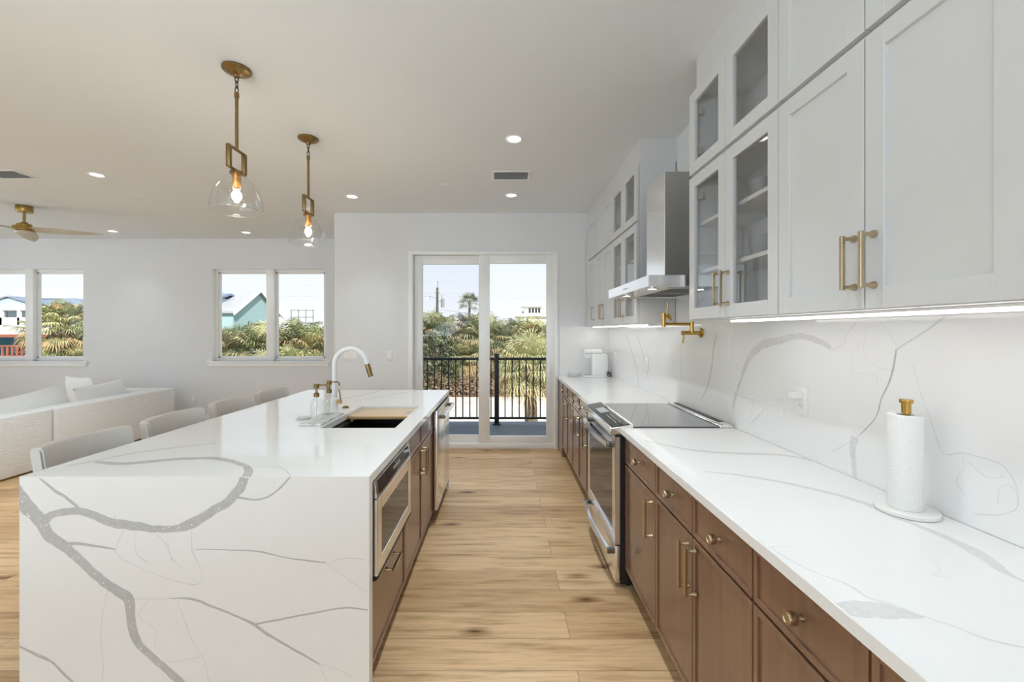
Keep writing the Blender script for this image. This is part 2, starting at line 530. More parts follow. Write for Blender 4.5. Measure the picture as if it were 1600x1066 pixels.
VEINS = {
 'front': [
  (1, [(-1.861,1.585,0.905),(-1.816,1.585,0.837),(-1.787,1.585,0.801),(-1.739,1.585,0.752),(-1.694,1.585,0.684),(-1.617,1.585,0.626),(-1.554,1.585,0.572),(-1.482,1.585,0.509),(-1.406,1.585,0.455),(-1.397,1.585,0.374),(-1.37,1.585,0.292),(-1.311,1.585,0.234),(-1.239,1.585,0.166),(-1.176,1.585,0.112)], [0.06,0.062,0.056,0.05,0.045,0.036,0.034,0.034,0.042,0.034,0.03,0.025,0.028,0.03]),
  (1, [(-1.739,1.585,0.743),(-1.712,1.585,0.756),(-1.68,1.585,0.774),(-1.59,1.585,0.786),(-1.527,1.585,0.765),(-1.464,1.585,0.741),(-1.383,1.585,0.729),(-1.311,1.585,0.72),(-1.239,1.585,0.718),(-1.167,1.585,0.736),(-1.104,1.585,0.774),(-1.023,1.585,0.828),(-0.983,1.585,0.873),(-0.969,1.585,0.912)], [0.05,0.034,0.026,0.03,0.032,0.034,0.034,0.026,0.024,0.038,0.034,0.034,0.036,0.036]),
  (1, [(-1.739,1.585,0.907),(-1.68,1.585,0.86),(-1.64,1.585,0.837),(-1.595,1.585,0.797)], [0.004,0.009,0.009,0.012]),
  (1, [(-1.001,1.585,0.837),(-0.924,1.585,0.828),(-0.861,1.585,0.851),(-0.798,1.585,0.912)], [0.008,0.006,0.008,0.006]),
  (1, [(-1.644,1.585,0.662),(-1.59,1.585,0.663),(-1.527,1.585,0.654),(-1.455,1.585,0.641)], [0.014,0.012,0.009,0.005]),
  (1, [(-1.154,1.585,0.642),(-1.023,1.585,0.639),(-0.915,1.585,0.633),(-0.825,1.585,0.612),(-0.735,1.585,0.599),(-0.663,1.585,0.59)], [0.003,0.004,0.006,0.004,0.007,0.004]),
  (1, [(-1.257,1.585,0.457),(-1.167,1.585,0.455),(-1.095,1.585,0.428),(-0.996,1.585,0.389),(-0.933,1.585,0.36)], [0.002,0.008,0.008,0.008,0.012]),
  (1, [(-0.933,1.585,0.36),(-0.807,1.585,0.384),(-0.699,1.585,0.405),(-0.591,1.585,0.422),(-0.508,1.585,0.414)], [0.008,0.007,0.005,0.006,0.005]),
  (1, [(-0.933,1.585,0.36),(-0.897,1.585,0.333),(-0.825,1.585,0.288),(-0.744,1.585,0.243),(-0.69,1.585,0.211)], [0.01,0.012,0.009,0.007,0.005]),
  (1, [(-1.816,1.585,0.279),(-1.753,1.585,0.246),(-1.694,1.585,0.22),(-1.658,1.585,0.184),(-1.608,1.585,0.135)], [0.006,0.013,0.009,0.01,0.009]),
  (2, [(-1.424,1.585,0.716),(-1.446,1.585,0.662),(-1.451,1.585,0.626),(-1.383,1.585,0.581),(-1.257,1.585,0.531),(-1.149,1.585,0.51),(-1.129,1.585,0.554),(-1.167,1.585,0.635),(-1.167,1.585,0.711)], [0.0022,0.0022,0.0022,0.0022,0.0022,0.0022,0.0022,0.0022,0.0022]),
  (2, [(-1.257,1.585,0.671),(-1.248,1.585,0.617),(-1.203,1.585,0.572)], [0.0022,0.0022,0.0022]),
  (2, [(-1.383,1.585,0.707),(-1.374,1.585,0.626),(-1.329,1.585,0.59)], [0.0022,0.0022,0.0022]),
  (2, [(-1.311,1.585,0.707),(-1.266,1.585,0.662),(-1.239,1.585,0.59)], [0.0022,0.0022,0.0022]),
  (2, [(-1.482,1.585,0.491),(-1.5,1.585,0.41),(-1.509,1.585,0.301),(-1.5,1.585,0.211),(-1.505,1.585,0.143)], [0.0022,0.0022,0.0022,0.0022,0.0022]),
  (2, [(-1.221,1.585,0.446),(-1.194,1.585,0.374),(-1.167,1.585,0.301),(-1.122,1.585,0.229),(-1.104,1.585,0.143)], [0.0022,0.0022,0.0022,0.0022,0.0022]),
  (2, [(-1.392,1.585,0.455),(-1.257,1.585,0.456)], [0.0022,0.0022]),
  (2, [(-0.658,1.585,0.59),(-0.591,1.585,0.608),(-0.519,1.585,0.603)], [0.0022,0.0022,0.0022]),
  (2, [(-0.658,1.585,0.585),(-0.591,1.585,0.536),(-0.51,1.585,0.482)], [0.0022,0.0022,0.0022]),
  (2, [(-0.69,1.585,0.211),(-0.658,1.585,0.143)], [0.0022,0.0022]),
  (2, [(-0.69,1.585,0.211),(-0.627,1.585,0.193),(-0.555,1.585,0.157)], [0.0022,0.0022,0.0022]),
  (2, [(-1.329,1.585,0.446),(-1.365,1.585,0.392),(-1.302,1.585,0.337),(-1.311,1.585,0.274)], [0.0022,0.0022,0.0022,0.0022]),
  (2, [(-1.275,1.585,0.22),(-1.221,1.585,0.22),(-1.14,1.585,0.238)], [0.0022,0.0022,0.0022]),
  (2, [(-1.464,1.585,0.741),(-1.455,1.585,0.752),(-1.46,1.585,0.779)], [0.0022,0.0022,0.0022]),
 ],
 'top': [
  (1, [(-0.958,1.574,0.914),(-0.996,1.653,0.914),(-1.066,1.727,0.914),(-1.231,1.812,0.914),(-1.37,1.805,0.914),(-1.466,1.772,0.914),(-1.578,1.74,0.914),(-1.701,1.765,0.914)], [0.036,0.03,0.0238,0.034,0.0374,0.0408,0.0374,0.0204]),
  (2, [(-1.763,1.709,0.914),(-1.706,1.792,0.914),(-1.65,1.891,0.914),(-1.513,1.993,0.914),(-1.401,2.061,0.914)], [0.034,0.034,0.0306,0.0272,0.0204]),
  (2, [(-1.023,1.697,0.914),(-0.902,1.697,0.914),(-0.799,1.59,0.914)], [0.006,0.006,0.006]),
  (2, [(-1.311,3.401,0.914),(-1.228,3.548,0.914),(-1.162,3.728,0.914),(-1.122,3.926,0.914)], [0.0204,0.034,0.034,0.0272]),
  (2, [(-1.17,3.285,0.914),(-1.072,3.438,0.914),(-0.982,3.606,0.914),(-0.876,3.759,0.914),(-0.75,3.926,0.914)], [0.008,0.0204,0.0204,0.0238,0.0204]),
  (2, [(-1.6,1.934,0.914),(-1.445,2.091,0.914),(-1.187,2.141,0.914),(-0.843,2.091,0.914),(-0.617,1.976,0.914)], [0.003,0.003,0.003,0.003,0.003]),
 ],
 'counter': [
  (2, [(0.708,2.106,0.914),(0.778,2.021,0.914),(0.865,1.942,0.914),(1.013,1.889,0.914),(1.175,1.873,0.914),(1.262,1.835,0.914),(1.296,1.777,0.914)], [0.0136,0.0238,0.034,0.0374,0.034,0.0272,0.0136]),
  (2, [(0.777,1.644,0.914),(0.889,1.603,0.914),(0.998,1.532,0.914),(1.073,1.457,0.914),(1.125,1.39,0.914),(1.15,1.322,0.914),(1.154,1.249,0.914),(1.161,1.186,0.914),(1.172,1.114,0.914),(1.166,1.037,0.914),(1.14,0.972,0.914),(1.133,0.937,0.914),(1.137,0.904,0.914)], [0.0068,0.0204,0.0255,0.0255,0.0272,0.0306,0.034,0.0204,0.0272,0.0374,0.0272,0.0136,0.0102]),
  (2, [(0.674,1.064,0.914),(0.683,1.01,0.914),(0.704,0.957,0.914),(0.737,0.918,0.914),(0.747,0.89,0.914),(0.744,0.867,0.914),(0.775,0.844,0.914),(0.801,0.809,0.914),(0.833,0.779,0.914),(0.856,0.749,0.914),(0.898,0.728,0.914)], [0.003,0.003,0.003,0.003,0.003,0.003,0.003,0.003,0.003,0.003,0.003]),
  (2, [(0.661,0.829,0.914),(0.699,0.827,0.914),(0.749,0.827,0.914),(0.783,0.815,0.914),(0.803,0.808,0.914)], [0.0374,0.051,0.051,0.0306,0.0068]),
  (2, [(0.66,1.062,0.914),(0.697,1.071,0.914),(0.728,1.068,0.914)], [0.002,0.002,0.002]),
  (2, [(1.02,0.999,0.914),(0.997,0.962,0.914),(0.956,0.942,0.914),(0.985,0.937,0.914)], [0.0015,0.0015,0.0015,0.0015]),
 ],
 'counter_far': [
  (2, [(0.723,3.946,0.914),(0.842,4.089,0.914),(0.992,4.133,0.914),(1.181,4.178,0.914)], [0.012,0.016,0.014,0.01]),
  (2, [(0.739,4.523,0.914),(0.904,4.577,0.914),(1.011,4.369,0.914)], [0.012,0.012,0.01]),
 ],
 'splash': [
  (2, [(1.307,1.682,1.392),(1.307,1.744,1.417),(1.307,1.807,1.432),(1.307,1.884,1.437),(1.307,1.99,1.418),(1.307,2.108,1.397),(1.307,2.187,1.362),(1.307,2.256,1.296),(1.307,2.308,1.22),(1.307,2.359,1.128),(1.307,2.402,1.019)], [0.02,0.026,0.026,0.026,0.034,0.045,0.042,0.034,0.024,0.022,0.02]),
  (2, [(1.307,2.586,1.44),(1.307,2.625,1.342),(1.307,2.648,1.224),(1.307,2.705,1.099),(1.307,2.791,1.005)], [0.02,0.018,0.02,0.018,0.006]),
  (2, [(1.307,3.104,1.367),(1.307,3.104,1.252),(1.307,3.093,1.104)], [0.008,0.008,0.008]),
  (2, [(1.307,1.25,1.501),(1.307,1.314,1.455),(1.307,1.402,1.399)], [0.006,0.006,0.007]),
  (1, [(1.307,1.404,1.399),(1.307,1.419,1.318),(1.307,1.435,1.275),(1.307,1.46,1.226),(1.307,1.481,1.156),(1.307,1.548,1.078)], [0.005,0.007,0.006,0.005,0.004,0.003]),
  (2, [(1.307,1.548,1.078),(1.307,1.608,1.029),(1.307,1.678,0.982)], [0.003,0.003,0.003]),
  (2, [(1.307,1.569,1.066),(1.307,1.58,1.014),(1.307,1.573,0.963),(1.307,1.568,0.909)], [0.03,0.026,0.022,0.017]),
  (2, [(1.307,1.345,1.356),(1.307,1.329,1.289),(1.307,1.292,1.191),(1.307,1.255,1.099),(1.307,1.204,1.113),(1.307,1.144,1.114),(1.307,1.106,1.109),(1.307,1.08,1.078),(1.307,1.072,1.042),(1.307,1.077,1.006),(1.307,1.116,0.974),(1.307,1.173,0.952)], [0.0022,0.0022,0.0022,0.0022,0.0022,0.0022,0.0022,0.0022,0.0022,0.0022,0.0022,0.0022]),
  (2, [(1.307,1.201,1.109),(1.307,1.198,1.074),(1.307,1.217,1.027),(1.307,1.191,0.995)], [0.0014,0.0014,0.0014,0.0014]),
  (2, [(1.307,1.116,1.005),(1.307,1.111,1.045),(1.307,1.095,1.061),(1.307,1.075,1.053)], [0.0014,0.0014,0.0014,0.0014]),
  (2, [(1.307,1.191,1.097),(1.307,1.144,1.066),(1.307,1.1,1.081)], [0.0014,0.0014,0.0014]),
  (2, [(1.307,1.564,1.49),(1.307,1.608,1.445),(1.307,1.619,1.408),(1.307,1.678,1.385)], [0.0025,0.0025,0.0025,0.0025]),
  (2, [(1.307,1.465,1.496),(1.307,1.428,1.451),(1.307,1.4,1.403)], [0.0018,0.0018,0.0018]),
  (2, [(1.307,1.586,1.301),(1.307,1.483,1.303),(1.307,1.474,1.262),(1.307,1.455,1.235)], [0.0014,0.0014,0.0014,0.0014]),
  (2, [(1.307,1.543,1.419),(1.307,1.58,1.364),(1.307,1.586,1.301)], [0.0014,0.0014,0.0014]),
  (2, [(1.307,1.513,1.489),(1.307,1.533,1.385),(1.307,1.483,1.337),(1.307,1.419,1.326)], [0.0012,0.0012,0.0012,0.0012]),
  (2, [(1.307,4.513,1.438),(1.307,4.165,1.14),(1.307,4.055,0.909)], [0.022,0.022,0.02]),
  (2, [(1.307,4.113,1.413),(1.307,3.874,1.162),(1.307,3.8,1.006)], [0.02,0.022,0.016]),
 ],
}
CABLE = [(1.307,2.41,1.526),(1.307,2.399,1.499),(1.307,2.37,1.463),(1.307,2.394,1.415),(1.307,2.422,1.36),(1.307,2.407,1.299),(1.307,2.346,1.255),(1.307,2.303,1.22),(1.307,2.343,1.164),(1.307,2.343,1.121),(1.307,2.256,1.109),(1.307,2.193,1.105),(1.307,2.221,1.048),(1.307,2.231,0.993),(1.307,2.187,1.002),(1.307,2.096,1.083),(1.307,2.084,1.051),(1.307,2.036,1.036),(1.307,1.957,1.076),(1.307,1.979,1.108),(1.307,2.036,1.139),(1.307,1.935,1.162)]


def veins(mb, key, normal, lim):
    for i, (kind, pts, ws) in enumerate(VEINS[key]):
        ribbon(mb, pts, ws, normal, 'quartz_vein' if kind == 1 else 'quartz_hair_vein', 0.0002 + 0.00003 * (len(VEINS[key]) - i), lim=lim)

# ------------------------------------------------------------------ the room
XR = 1.317          # face of the kitchen's side wall (the quartz splash stands 1 cm in front of it)
YK = 5.235          # kitchen end wall with the sliding door
YL = 6.68           # living room end wall
XL = -9.2           # left wall
YB = -5.0           # rear wall
XC = -2.09          # corner where the kitchen end wall steps back to the living room

mb = MB().m('oak_floor')
mb.box(XL - 0.15, XC, YB - 0.1, YL + 0.15, -0.2, 0)
mb.box(XC, XR + 0.15, YB - 0.1, YK + 0.12, -0.2, 0)
struct('floor', mb, 'wide oak plank floor with dark knots', cat='floor')
mb = MB().m('ceiling_paint')
mb.box(XL - 0.15, XR + 0.15, YB - 3.4, YL + 0.15, CEIL, CEIL + 0.35)   # overhang added unseen past the rear wall to block the sun
struct('ceiling', mb, 'smooth off-white ceiling', cat='ceiling')
mb = MB().m('wall_paint')
mb.box(XR, XR + 0.15, YB - 0.15, YL + 0.15, -0.2, CEIL)
struct('wall_right', mb, 'pale wall behind the long cabinet run', cat='wall')

def wall_y(mb, x0, x1, y0, y1, holes):
    """wall across X with rectangular openings (hx0, hx1, hz0, hz1)"""
    x = x0
    for hx0, hx1, hz0, hz1 in sorted(holes):
        if hx0 > x: mb.box(x, hx0, y0, y1, 0, CEIL)
        if hz0 > 0.001: mb.box(hx0, hx1, y0, y1, 0, hz0)
        mb.box(hx0, hx1, y0, y1, hz1, CEIL)
        x = hx1
    mb.box(x, x1, y0, y1, 0, CEIL)

DX0, DX1, DZ1 = -1.12, 0.645, 2.415     # sliding door opening
mb = MB().m('wall_paint')
wall_y(mb, XC, XR, YK, YK + 0.16, [(DX0, DX1, 0, DZ1)])
mb.box(XC, XC + 0.16, YK + 0.16, YL + 0.16, 0, CEIL)
struct('wall_back', mb, 'pale kitchen end wall around the sliding glass door', cat='wall')
W2 = (-4.60, -2.807, 0.99, 2.451)
W1 = (-8.43, -6.635, 0.99, 2.451)
mb = MB().m('wall_paint')
wall_y(mb, XL, XC, YL, YL + 0.16, [W1, W2])
struct('wall_living', mb, 'shaded living room end wall with two windows', cat='wall')
mb = MB().m('wall_paint')
for a, b_ in ((YB, -0.75), (1.15, 2.95), (4.85, YL)):
    mb.box(XL - 0.15, XL, a, b_, 0, CEIL)
for a in (-0.75, 2.95):
    mb.box(XL - 0.15, XL, a, a + 1.9, 0, 0.95); mb.box(XL - 0.15, XL, a, a + 1.9, 2.45, CEIL)
struct('wall_left', mb, 'far living room side wall with two windows', cat='wall')
mb = MB().m('wall_paint')
wall_y(mb, XL, XR, YB - 0.15, YB, [(-7.5, -0.95, 0.25, 2.65), (-0.7, 0.9, 0.85, 2.45)])
struct('wall_rear', mb, 'wall behind the camera with wide windows', cat='wall')

# baseboards
mb = MB().m('trim_white')
mb.box(XC, DX0 - 0.055, YK - 0.016, YK, 0, 0.135, 0.004); mb.box(DX1 + 0.055, 0.76, YK - 0.016, YK, 0, 0.135, 0.004)
struct('baseboard_back', mb, 'white baseboard of the kitchen end wall', cat='baseboard')
mb = MB().m('trim_white').box(XL, XC, YL - 0.016, YL, 0, 0.135, 0.004)
struct('baseboard_living', mb, 'white baseboard under the living room windows', cat='baseboard')
mb = MB().m('trim_white').box(XL, XL + 0.016, YB, YL, 0, 0.135, 0.004)
struct('baseboard_left', mb, 'white baseboard of the living room side wall', cat='baseboard')

# windows: white frame with two sashes set back in the wall, flat stool and apron
def window(name, W, label, y=YL):
    x0, x1, z0, z1 = W
    yf = y + 0.085
    mid = (x0 + x1) / 2 + 0.002
    mb = MB().m('trim_white')
    fw = 0.042
    mb.box(x0, x1, yf, yf + 0.06, z1 - fw, z1); mb.box(x0, x1, yf, yf + 0.06, z0, z0 + fw)
    mb.box(x0, x0 + fw, yf, yf + 0.06, z0 + fw, z1 - fw); mb.box(x1 - fw, x1, yf, yf + 0.06, z0 + fw, z1 - fw)
    mb.box(mid - 0.062, mid + 0.062, yf - 0.055, yf + 0.06, z0, z1, 0.004)
    w = struct(name, mb, label, cat='window')
    for a, b_ in ((x0 + fw, mid - 0.062), (mid + 0.062, x1 - fw)):
        s = MB().m('trim_white')
        t = 0.026
        s.box(a, b_, yf + 0.01, yf + 0.05, z1 - fw - t, z1 - fw, 0.003); s.box(a, b_, yf + 0.01, yf + 0.05, z0 + fw, z0 + fw + t, 0.003)
        s.box(a, a + t, yf + 0.01, yf + 0.05, z0 + fw, z1 - fw, 0.003); s.box(b_ - t, b_, yf + 0.01, yf + 0.05, z0 + fw, z1 - fw, 0.003)
        sash = link('sash', s, w)
        link('pane', MB().m('pane_glass').quad((a + t, yf + 0.03, z0 + fw + t), (b_ - t, yf + 0.03, z0 + fw + t), (b_ - t, yf + 0.03, z1 - fw - t), (a + t, yf + 0.03, z1 - fw - t)), sash, smooth=0)
    rv = MB().m('trim_white')
    rv.box(x0 - 0.002, x0 + 0.004, y + 0.0005, yf + 0.02, z0, z1); rv.box(x1 - 0.004, x1 + 0.002, y + 0.0005, yf + 0.02, z0, z1); rv.box(x0 + 0.004, x1 - 0.004, y + 0.0005, yf + 0.02, z1 - 0.004, z1 + 0.002)
    link('reveal_lining', rv, w, smooth=0)
    s = MB().m('trim_white')
    s.box(x0 - 0.075, x1 + 0.075, y - 0.035, yf, z0 - 0.028, z0, 0.005)
    s.box(x0 - 0.05, x1 + 0.05, y - 0.018, y, z0 - 0.085, z0 - 0.028, 0.003)
    link('window_sill', s, w)
    return w
window('window_1', W1, 'twin white framed window looking at the blue house')
window('window_2', W2, 'twin white framed window looking at the teal gable')

# sliding glass door
mb = MB().m('trim_white')
cw = 0.05
mb.box(DX0 - cw, DX0 + 0.004, YK - 0.018, YK + 0.12, 0, DZ1 + cw * 0.7, 0.004)
mb.box(DX1 - 0.004, DX1 + cw * 0.7, YK - 0.018, YK + 0.12, 0, DZ1 + cw * 0.7, 0.004)
mb.box(DX0 + 0.004, DX1 - 0.004, YK - 0.0175, YK + 0.12, DZ1 - 0.004, DZ1 + cw * 0.69, 0.002)
mb.box(DX0, DX1, YK + 0.0, YK + 0.14, 0.0, 0.065, 0.004)
door = struct('door_1', mb, 'white framed sliding glass door to the balcony', cat='door')
def slider(x0, x1, y, glass, gx0, gx1, handle_x, hz, glassname):
    s = MB().m('trim_white')
    z0, z1, gz0, gz1 = 0.066, DZ1 - 0.005, 0.155, 2.305
    s.box(x0, gx0, y, y + 0.045, z0, z1, 0.004); s.box(gx1, x1, y, y + 0.045, z0, z1, 0.004)
    s.box(gx0 - 0.001, gx1 + 0.001, y + 0.001, y + 0.044, z0, gz0, 0.002); s.box(gx0 - 0.001, gx1 + 0.001, y + 0.001, y + 0.044, gz1, z1, 0.002)
    p = link('sliding_panel', s, door)
    link('pane', MB().m(glassname).quad((gx0, y + 0.022, gz0), (gx1, y + 0.022, gz0), (gx1, y + 0.022, gz1), (gx0, y + 0.022, gz1)), p, smooth=0)
    h = MB().m('trim_white')
    pts = [(handle_x, y - 0.001, hz + 0.085)] + [(handle_x, y - 0.045 * math.sin(PI * (k / 8)), hz + 0.075 - 0.15 * k / 8) for k in range(1, 8)] + [(handle_x, y - 0.001, hz - 0.085)]
    h.tube(pts, 0.008, 8)
    h.box(handle_x - 0.014, handle_x + 0.014, y - 0.006, y + 0.002, hz - 0.11, hz + 0.11, 0.002)
    link('door_handle', h, p)
slider(DX0 + 0.002, -0.285, YK + 0.075, None, -1.012, -0.307, -1.06, 0.99, 'screened_glass')
slider(-0.300, DX1 - 0.002, YK + 0.018, None, -0.166, 0.540, 0.585, 0.99, 'door_glass')

# quartz splash
mb = MB().m('quartz')
mb.box(1.307, XR - 0.0003, -0.6, YK - 0.0105, 0.914, 1.519)
mb.box(1.307, XR - 0.0003, 2.296, 3.196, 1.519, 1.74)
veins(mb, 'splash', (-1, 0, 0), [(1, -0.5, YK - 0.02), (2, 0.916, 1.70)])
tag(link('backsplash', mb, smooth=0, recalc=False), 'white quartz backsplash with grey veins along the counter wall', 'backsplash')

tag(link('backsplash', MB().m('quartz').box(0.70, 1.3065, YK - 0.01, YK - 0.0003, 0.9145, 1.519), smooth=0), 'small white quartz splash panel on the kitchen end wall', 'backsplash')

# soffit fillers above the cabinets
for n, (a, b_) in enumerate(((0.05, 2.28), (3.212, YK))):
    mb = MB().m('cabinet_white').box(1.045, XR, a, b_, 2.749, CEIL)
    struct('trim_%d' % (n + 1), mb, ('white filler panel above the tall cabinets by the paper towels', 'white filler panel above the cabinets beyond the range hood')[n], cat='trim')

# ------------------------------------------------------------------ small hardware
def pull(mb, x, s, y, z, L, vertical=True, stand=0.036, matname='pull_brass'):
    """square bar pull on two flared posts; s = outward direction along X"""
    mb.m(matname)
    hw = 0.0056
    xo = x + s * stand
    if vertical:
        mb.box(xo - hw, xo + hw, y - hw, y + hw, z - L / 2, z + L / 2, 0.0015, 1)
        posts = [(y, z - L / 2 + 0.008), (y, z + L / 2 - 0.008)]
    else:
        mb.box(xo - hw, xo + hw, y - L / 2, y + L / 2, z - hw, z + hw, 0.0015, 1)
        posts = [(y - L / 2 + 0.008, z), (y + L / 2 - 0.008, z)]
    for py, pz in posts:
        mb.lathe([(0.0, 0), (0.0105, 0), (0.0105, s * 0.004), (0.0058, s * 0.014), (0.0052, s * (stand + 0.002)), (0, s * (stand + 0.002))], (x, py, pz), 14, 'X')
    return mb
def knob(mb, x, s, y, z, matname='pull_brass'):
    mb.m(matname)
    mb.lathe([(0, 0), (0.0085, 0), (0.0085, s * 0.003), (0.0055, s * 0.008), (0.0055, s * 0.017), (0.0145, s * 0.018), (0.0155, s * 0.0195), (0.0155, s * 0.037), (0.0145, s * 0.0385), (0.0115, s * 0.0385), (0.0105, s * 0.0365), (0, s * 0.0365)], (x, y, z), 24, 'X')
    return mb

def framed(mb, matname, y0, y1, z0, z1, x, s, fw, th=0.02, rec=0.007, panel=True, bev=0.0012):
    """frame-and-panel front; x = outer face, s = outward direction"""
    mb.m(matname)
    xi = x - s * th
    mb.box(x, xi, y0, y0 + fw, z0, z1, bev, 1); mb.box(x, xi, y1 - fw, y1, z0, z1, bev, 1)
    mb.box(x, xi, y0 + fw, y1 - fw, z0, z0 + fw, bev, 1); mb.box(x, xi, y0 + fw, y1 - fw, z1 - fw, z1, bev, 1)
    if panel: mb.box(x - s * rec, xi + s * 0.002, y0 + fw - 0.001, y1 - fw + 0.001, z0 + fw - 0.001, z1 - fw + 0.001)
    return mb

def panel_box(mb, matname, x0, x1, y0, y1, z0, z1, t=0.018, front=None, top=True):
    """open-fronted carcass; front = 'lo' or 'hi' (which X side is open)"""
    mb.m(matname)
    x0, x1 = min(x0, x1), max(x0, x1)
    mb.box(x0, x1, y0, y0 + t, z0, z1); mb.box(x0, x1, y1 - t, y1, z0, z1)
    mb.box(x0, x1, y0 + t, y1 - t, z0, z0 + t)
    if top: mb.box(x0, x1, y0 + t, y1 - t, z1 - t, z1)
    if front == 'lo': mb.box(x1 - 0.008, x1, y0 + t, y1 - t, z0 + t, z1 - t)
    else: mb.box(x0, x0 + 0.008, y0 + t, y1 - t, z0 + t, z1 - t)
    return mb

# ------------------------------------------------------------------ base cabinets along the side wall
XF = 0.685
BASE_Z0, BASE_Z1 = 0.125, 0.878
def base_cabinet(label, y0, y1, units, grp):
    """units: list of (ya, yb, pull side) -> one drawer over one door each; pull side is the y of the pull"""
    r = thing('base_cabinet', label, 'cabinet', ((XF + 1.3) / 2, (y0 + y1) / 2, 0), grp)
    mb = MB().m('cabinet_wood').box(XF + 0.021, 1.30, y0 + 0.0008, y1 - 0.0008, 0.105, 0.880)
    link('carcass', mb, r, smooth=0)
    link('toe_kick', MB().m('cabinet_wood').box(XF + 0.075, 1.30, y0 + 0.0008, y1 - 0.0008, 0.0, 0.104), r, smooth=0)
    for ya, yb, py in units:
        g = 0.0035
        d = link('drawer', framed(MB(), 'cabinet_wood', ya + g, yb - g, 0.722, 0.872, XF, -1, 0.017, rec=0.006), r)
        kb = link('knob', knob(MB(), XF + 0.006, -1, (ya + yb) / 2, 0.797), d)
        d = link('door', framed(MB(), 'cabinet_wood', ya + g, yb - g, BASE_Z0, 0.712, XF, -1, 0.019, rec=0.006), r)
        if py is not None:
            link('handle', pull(MB(), XF, -1, py, 0.60, 0.17), d)
    return r
GB = 'brown base cabinets along the counter wall'
base_cabinet('brown base cabinet with one drawer and one door close beside the range', 1.90, 2.375, [(1.90, 2.375, 1.933)], GB)
base_cabinet('brown double base cabinet with paired brass pulls under the veined counter', 1.160, 1.90, [(1.53, 1.90, 1.558), (1.160, 1.53, 1.502)], GB)
base_cabinet('brown double base cabinet below the paper towel stand', 0.42, 1.160, [(0.79, 1.160, 0.818), (0.42, 0.79, 0.762)], GB)
base_cabinet('dim narrow base cabinet just beyond the range', 3.160, 3.49, [(3.160, 3.49, 3.457)], GB)
base_cabinet('dim double base cabinet second beyond the range', 3.49, 4.19, [(3.49, 3.84, 3.812), (3.84, 4.19, 3.868)], GB)
base_cabinet('dim double base cabinet under the white coffee maker', 4.19, 4.89, [(4.19, 4.54, 4.512), (4.54, 4.89, 4.568)], GB)
tag(link('filler_panel', MB().m('cabinet_wood').box(XF, 1.30, 4.8915, YK - 0.018, 0.0, 0.880), smooth=0), 'brown filler panel between end wall and dim base cabinets', 'panel')

# worktops
mb = MB().m('quartz').box(0.663, 1.3065, -0.6, 2.3835, 0.881, 0.914, 0.002, 1)
veins(mb, 'counter', (0, 0, 1), [(0, 0.666, 1.305), (1, -0.5, 2.38)])
tag(link('worktop', mb, smooth=0, recalc=False), 'white veined quartz worktop under the paper towel stand', 'worktop')
mb = MB().m('quartz').box(0.663, 1.3065, 3.1505, YK - 0.0105, 0.881, 0.914, 0.002, 1)
veins(mb, 'counter_far', (0, 0, 1), [(0, 0.666, 1.305), (1, 3.16, YK - 0.02)])
tag(link('worktop', mb, smooth=0, recalc=False), 'white quartz worktop beyond the range carrying the coffee maker', 'worktop')

# ------------------------------------------------------------------ wall cabinets
XU = 1.01
UZ0, UZS, UZ1 = 1.520, 2.296, 2.747
def wall_cabinet(name, label, y0, y1, z0, z1, doors, glass, grp, handles=True, shelves=()):
    """doors: (ya, yb, pull y)"""
    r = thing(name, label, 'cabinet', (1.16, (y0 + y1) / 2, z0), grp)
    if glass:
        mb = panel_box(MB(), 'cabinet_white', XU + 0.022, 1.306, y0 + 0.0008, y1 - 0.0008, z0, z1, 0.018, 'lo')
        link('carcass', mb, r, smooth=0)
        for sz in shelves:
            link('shelf', MB().m('cabinet_inside').box(XU + 0.045, 1.296, y0 + 0.02, y1 - 0.02, sz - 0.018, sz), r, smooth=0)
    else:
        link('carcass', MB().m('cabinet_white').box(XU + 0.022, 1.306, y0 + 0.0008, y1 - 0.0008, z0, z1), r, smooth=0)
    for ya, yb, py in doors:
        g = 0.003
        za, zb = z0 + 0.003, z1 - 0.016
        d = link('door', framed(MB(), 'cabinet_white', ya + g, yb - g, za, zb, XU, -1, 0.058, rec=0.011, panel=not glass), r)
        if glass:
            f = 0.055
            link('glass_pane', MB().m('cabinet_glass').quad((XU + 0.011, ya + f, za + f), (XU + 0.011, yb - f, za + f), (XU + 0.011, yb - f, zb - f), (XU + 0.011, ya + f, zb - f)), d, smooth=0)
            hy = yb - 0.062 if py < (ya + yb) / 2 else ya + 0.05
            for hz in (za + 0.10, zb - 0.12):
                link('hinge', MB().m('grey_plastic').box(XU + 0.024, XU + 0.05, hy, hy + 0.012, hz, hz + 0.035, 0.002), d)
        if handles:
            link('handle', pull(MB(), XU, -1, py, z0 + 0.135, 0.155), d)
    return r
GU, GT = 'white wall cabinets above the counter', 'white top cabinets at the ceiling'
YA, YM, YG = 0.81, 1.552, 2.294
wall_cabinet('wall_cabinet', 'large white panelled wall cabinet with paired pulls above the paper towels', YA, YM, UZ0, UZS, [(1.181, YM, 1.213), (YA, 1.181, 1.149)], False, GU)
wall_cabinet('wall_cabinet', 'white glass-front wall cabinet with crockery between hood and panelled cabinet', YM, YG, UZ0, UZS, [(1.923, YG, 1.953), (YM, 1.923, 1.893)], True, GU, True, (1.785, 2.04))
wall_cabinet('top_cabinet', 'white panelled top cabinet at the ceiling above the paper towels', YA, YM, UZS, UZ1, [(1.181, YM, 1.21), (YA, 1.181, 1.15)], False, GT, False)
wall_cabinet('top_cabinet', 'empty glass-front top cabinet above the crockery cabinet', YM, YG, UZS, UZ1, [(1.923, YG, 1.953), (YM, 1.923, 1.893)], True, GT, False)
F0, F1, F2, F3 = 3.198, 3.92, 4.63, 5.06
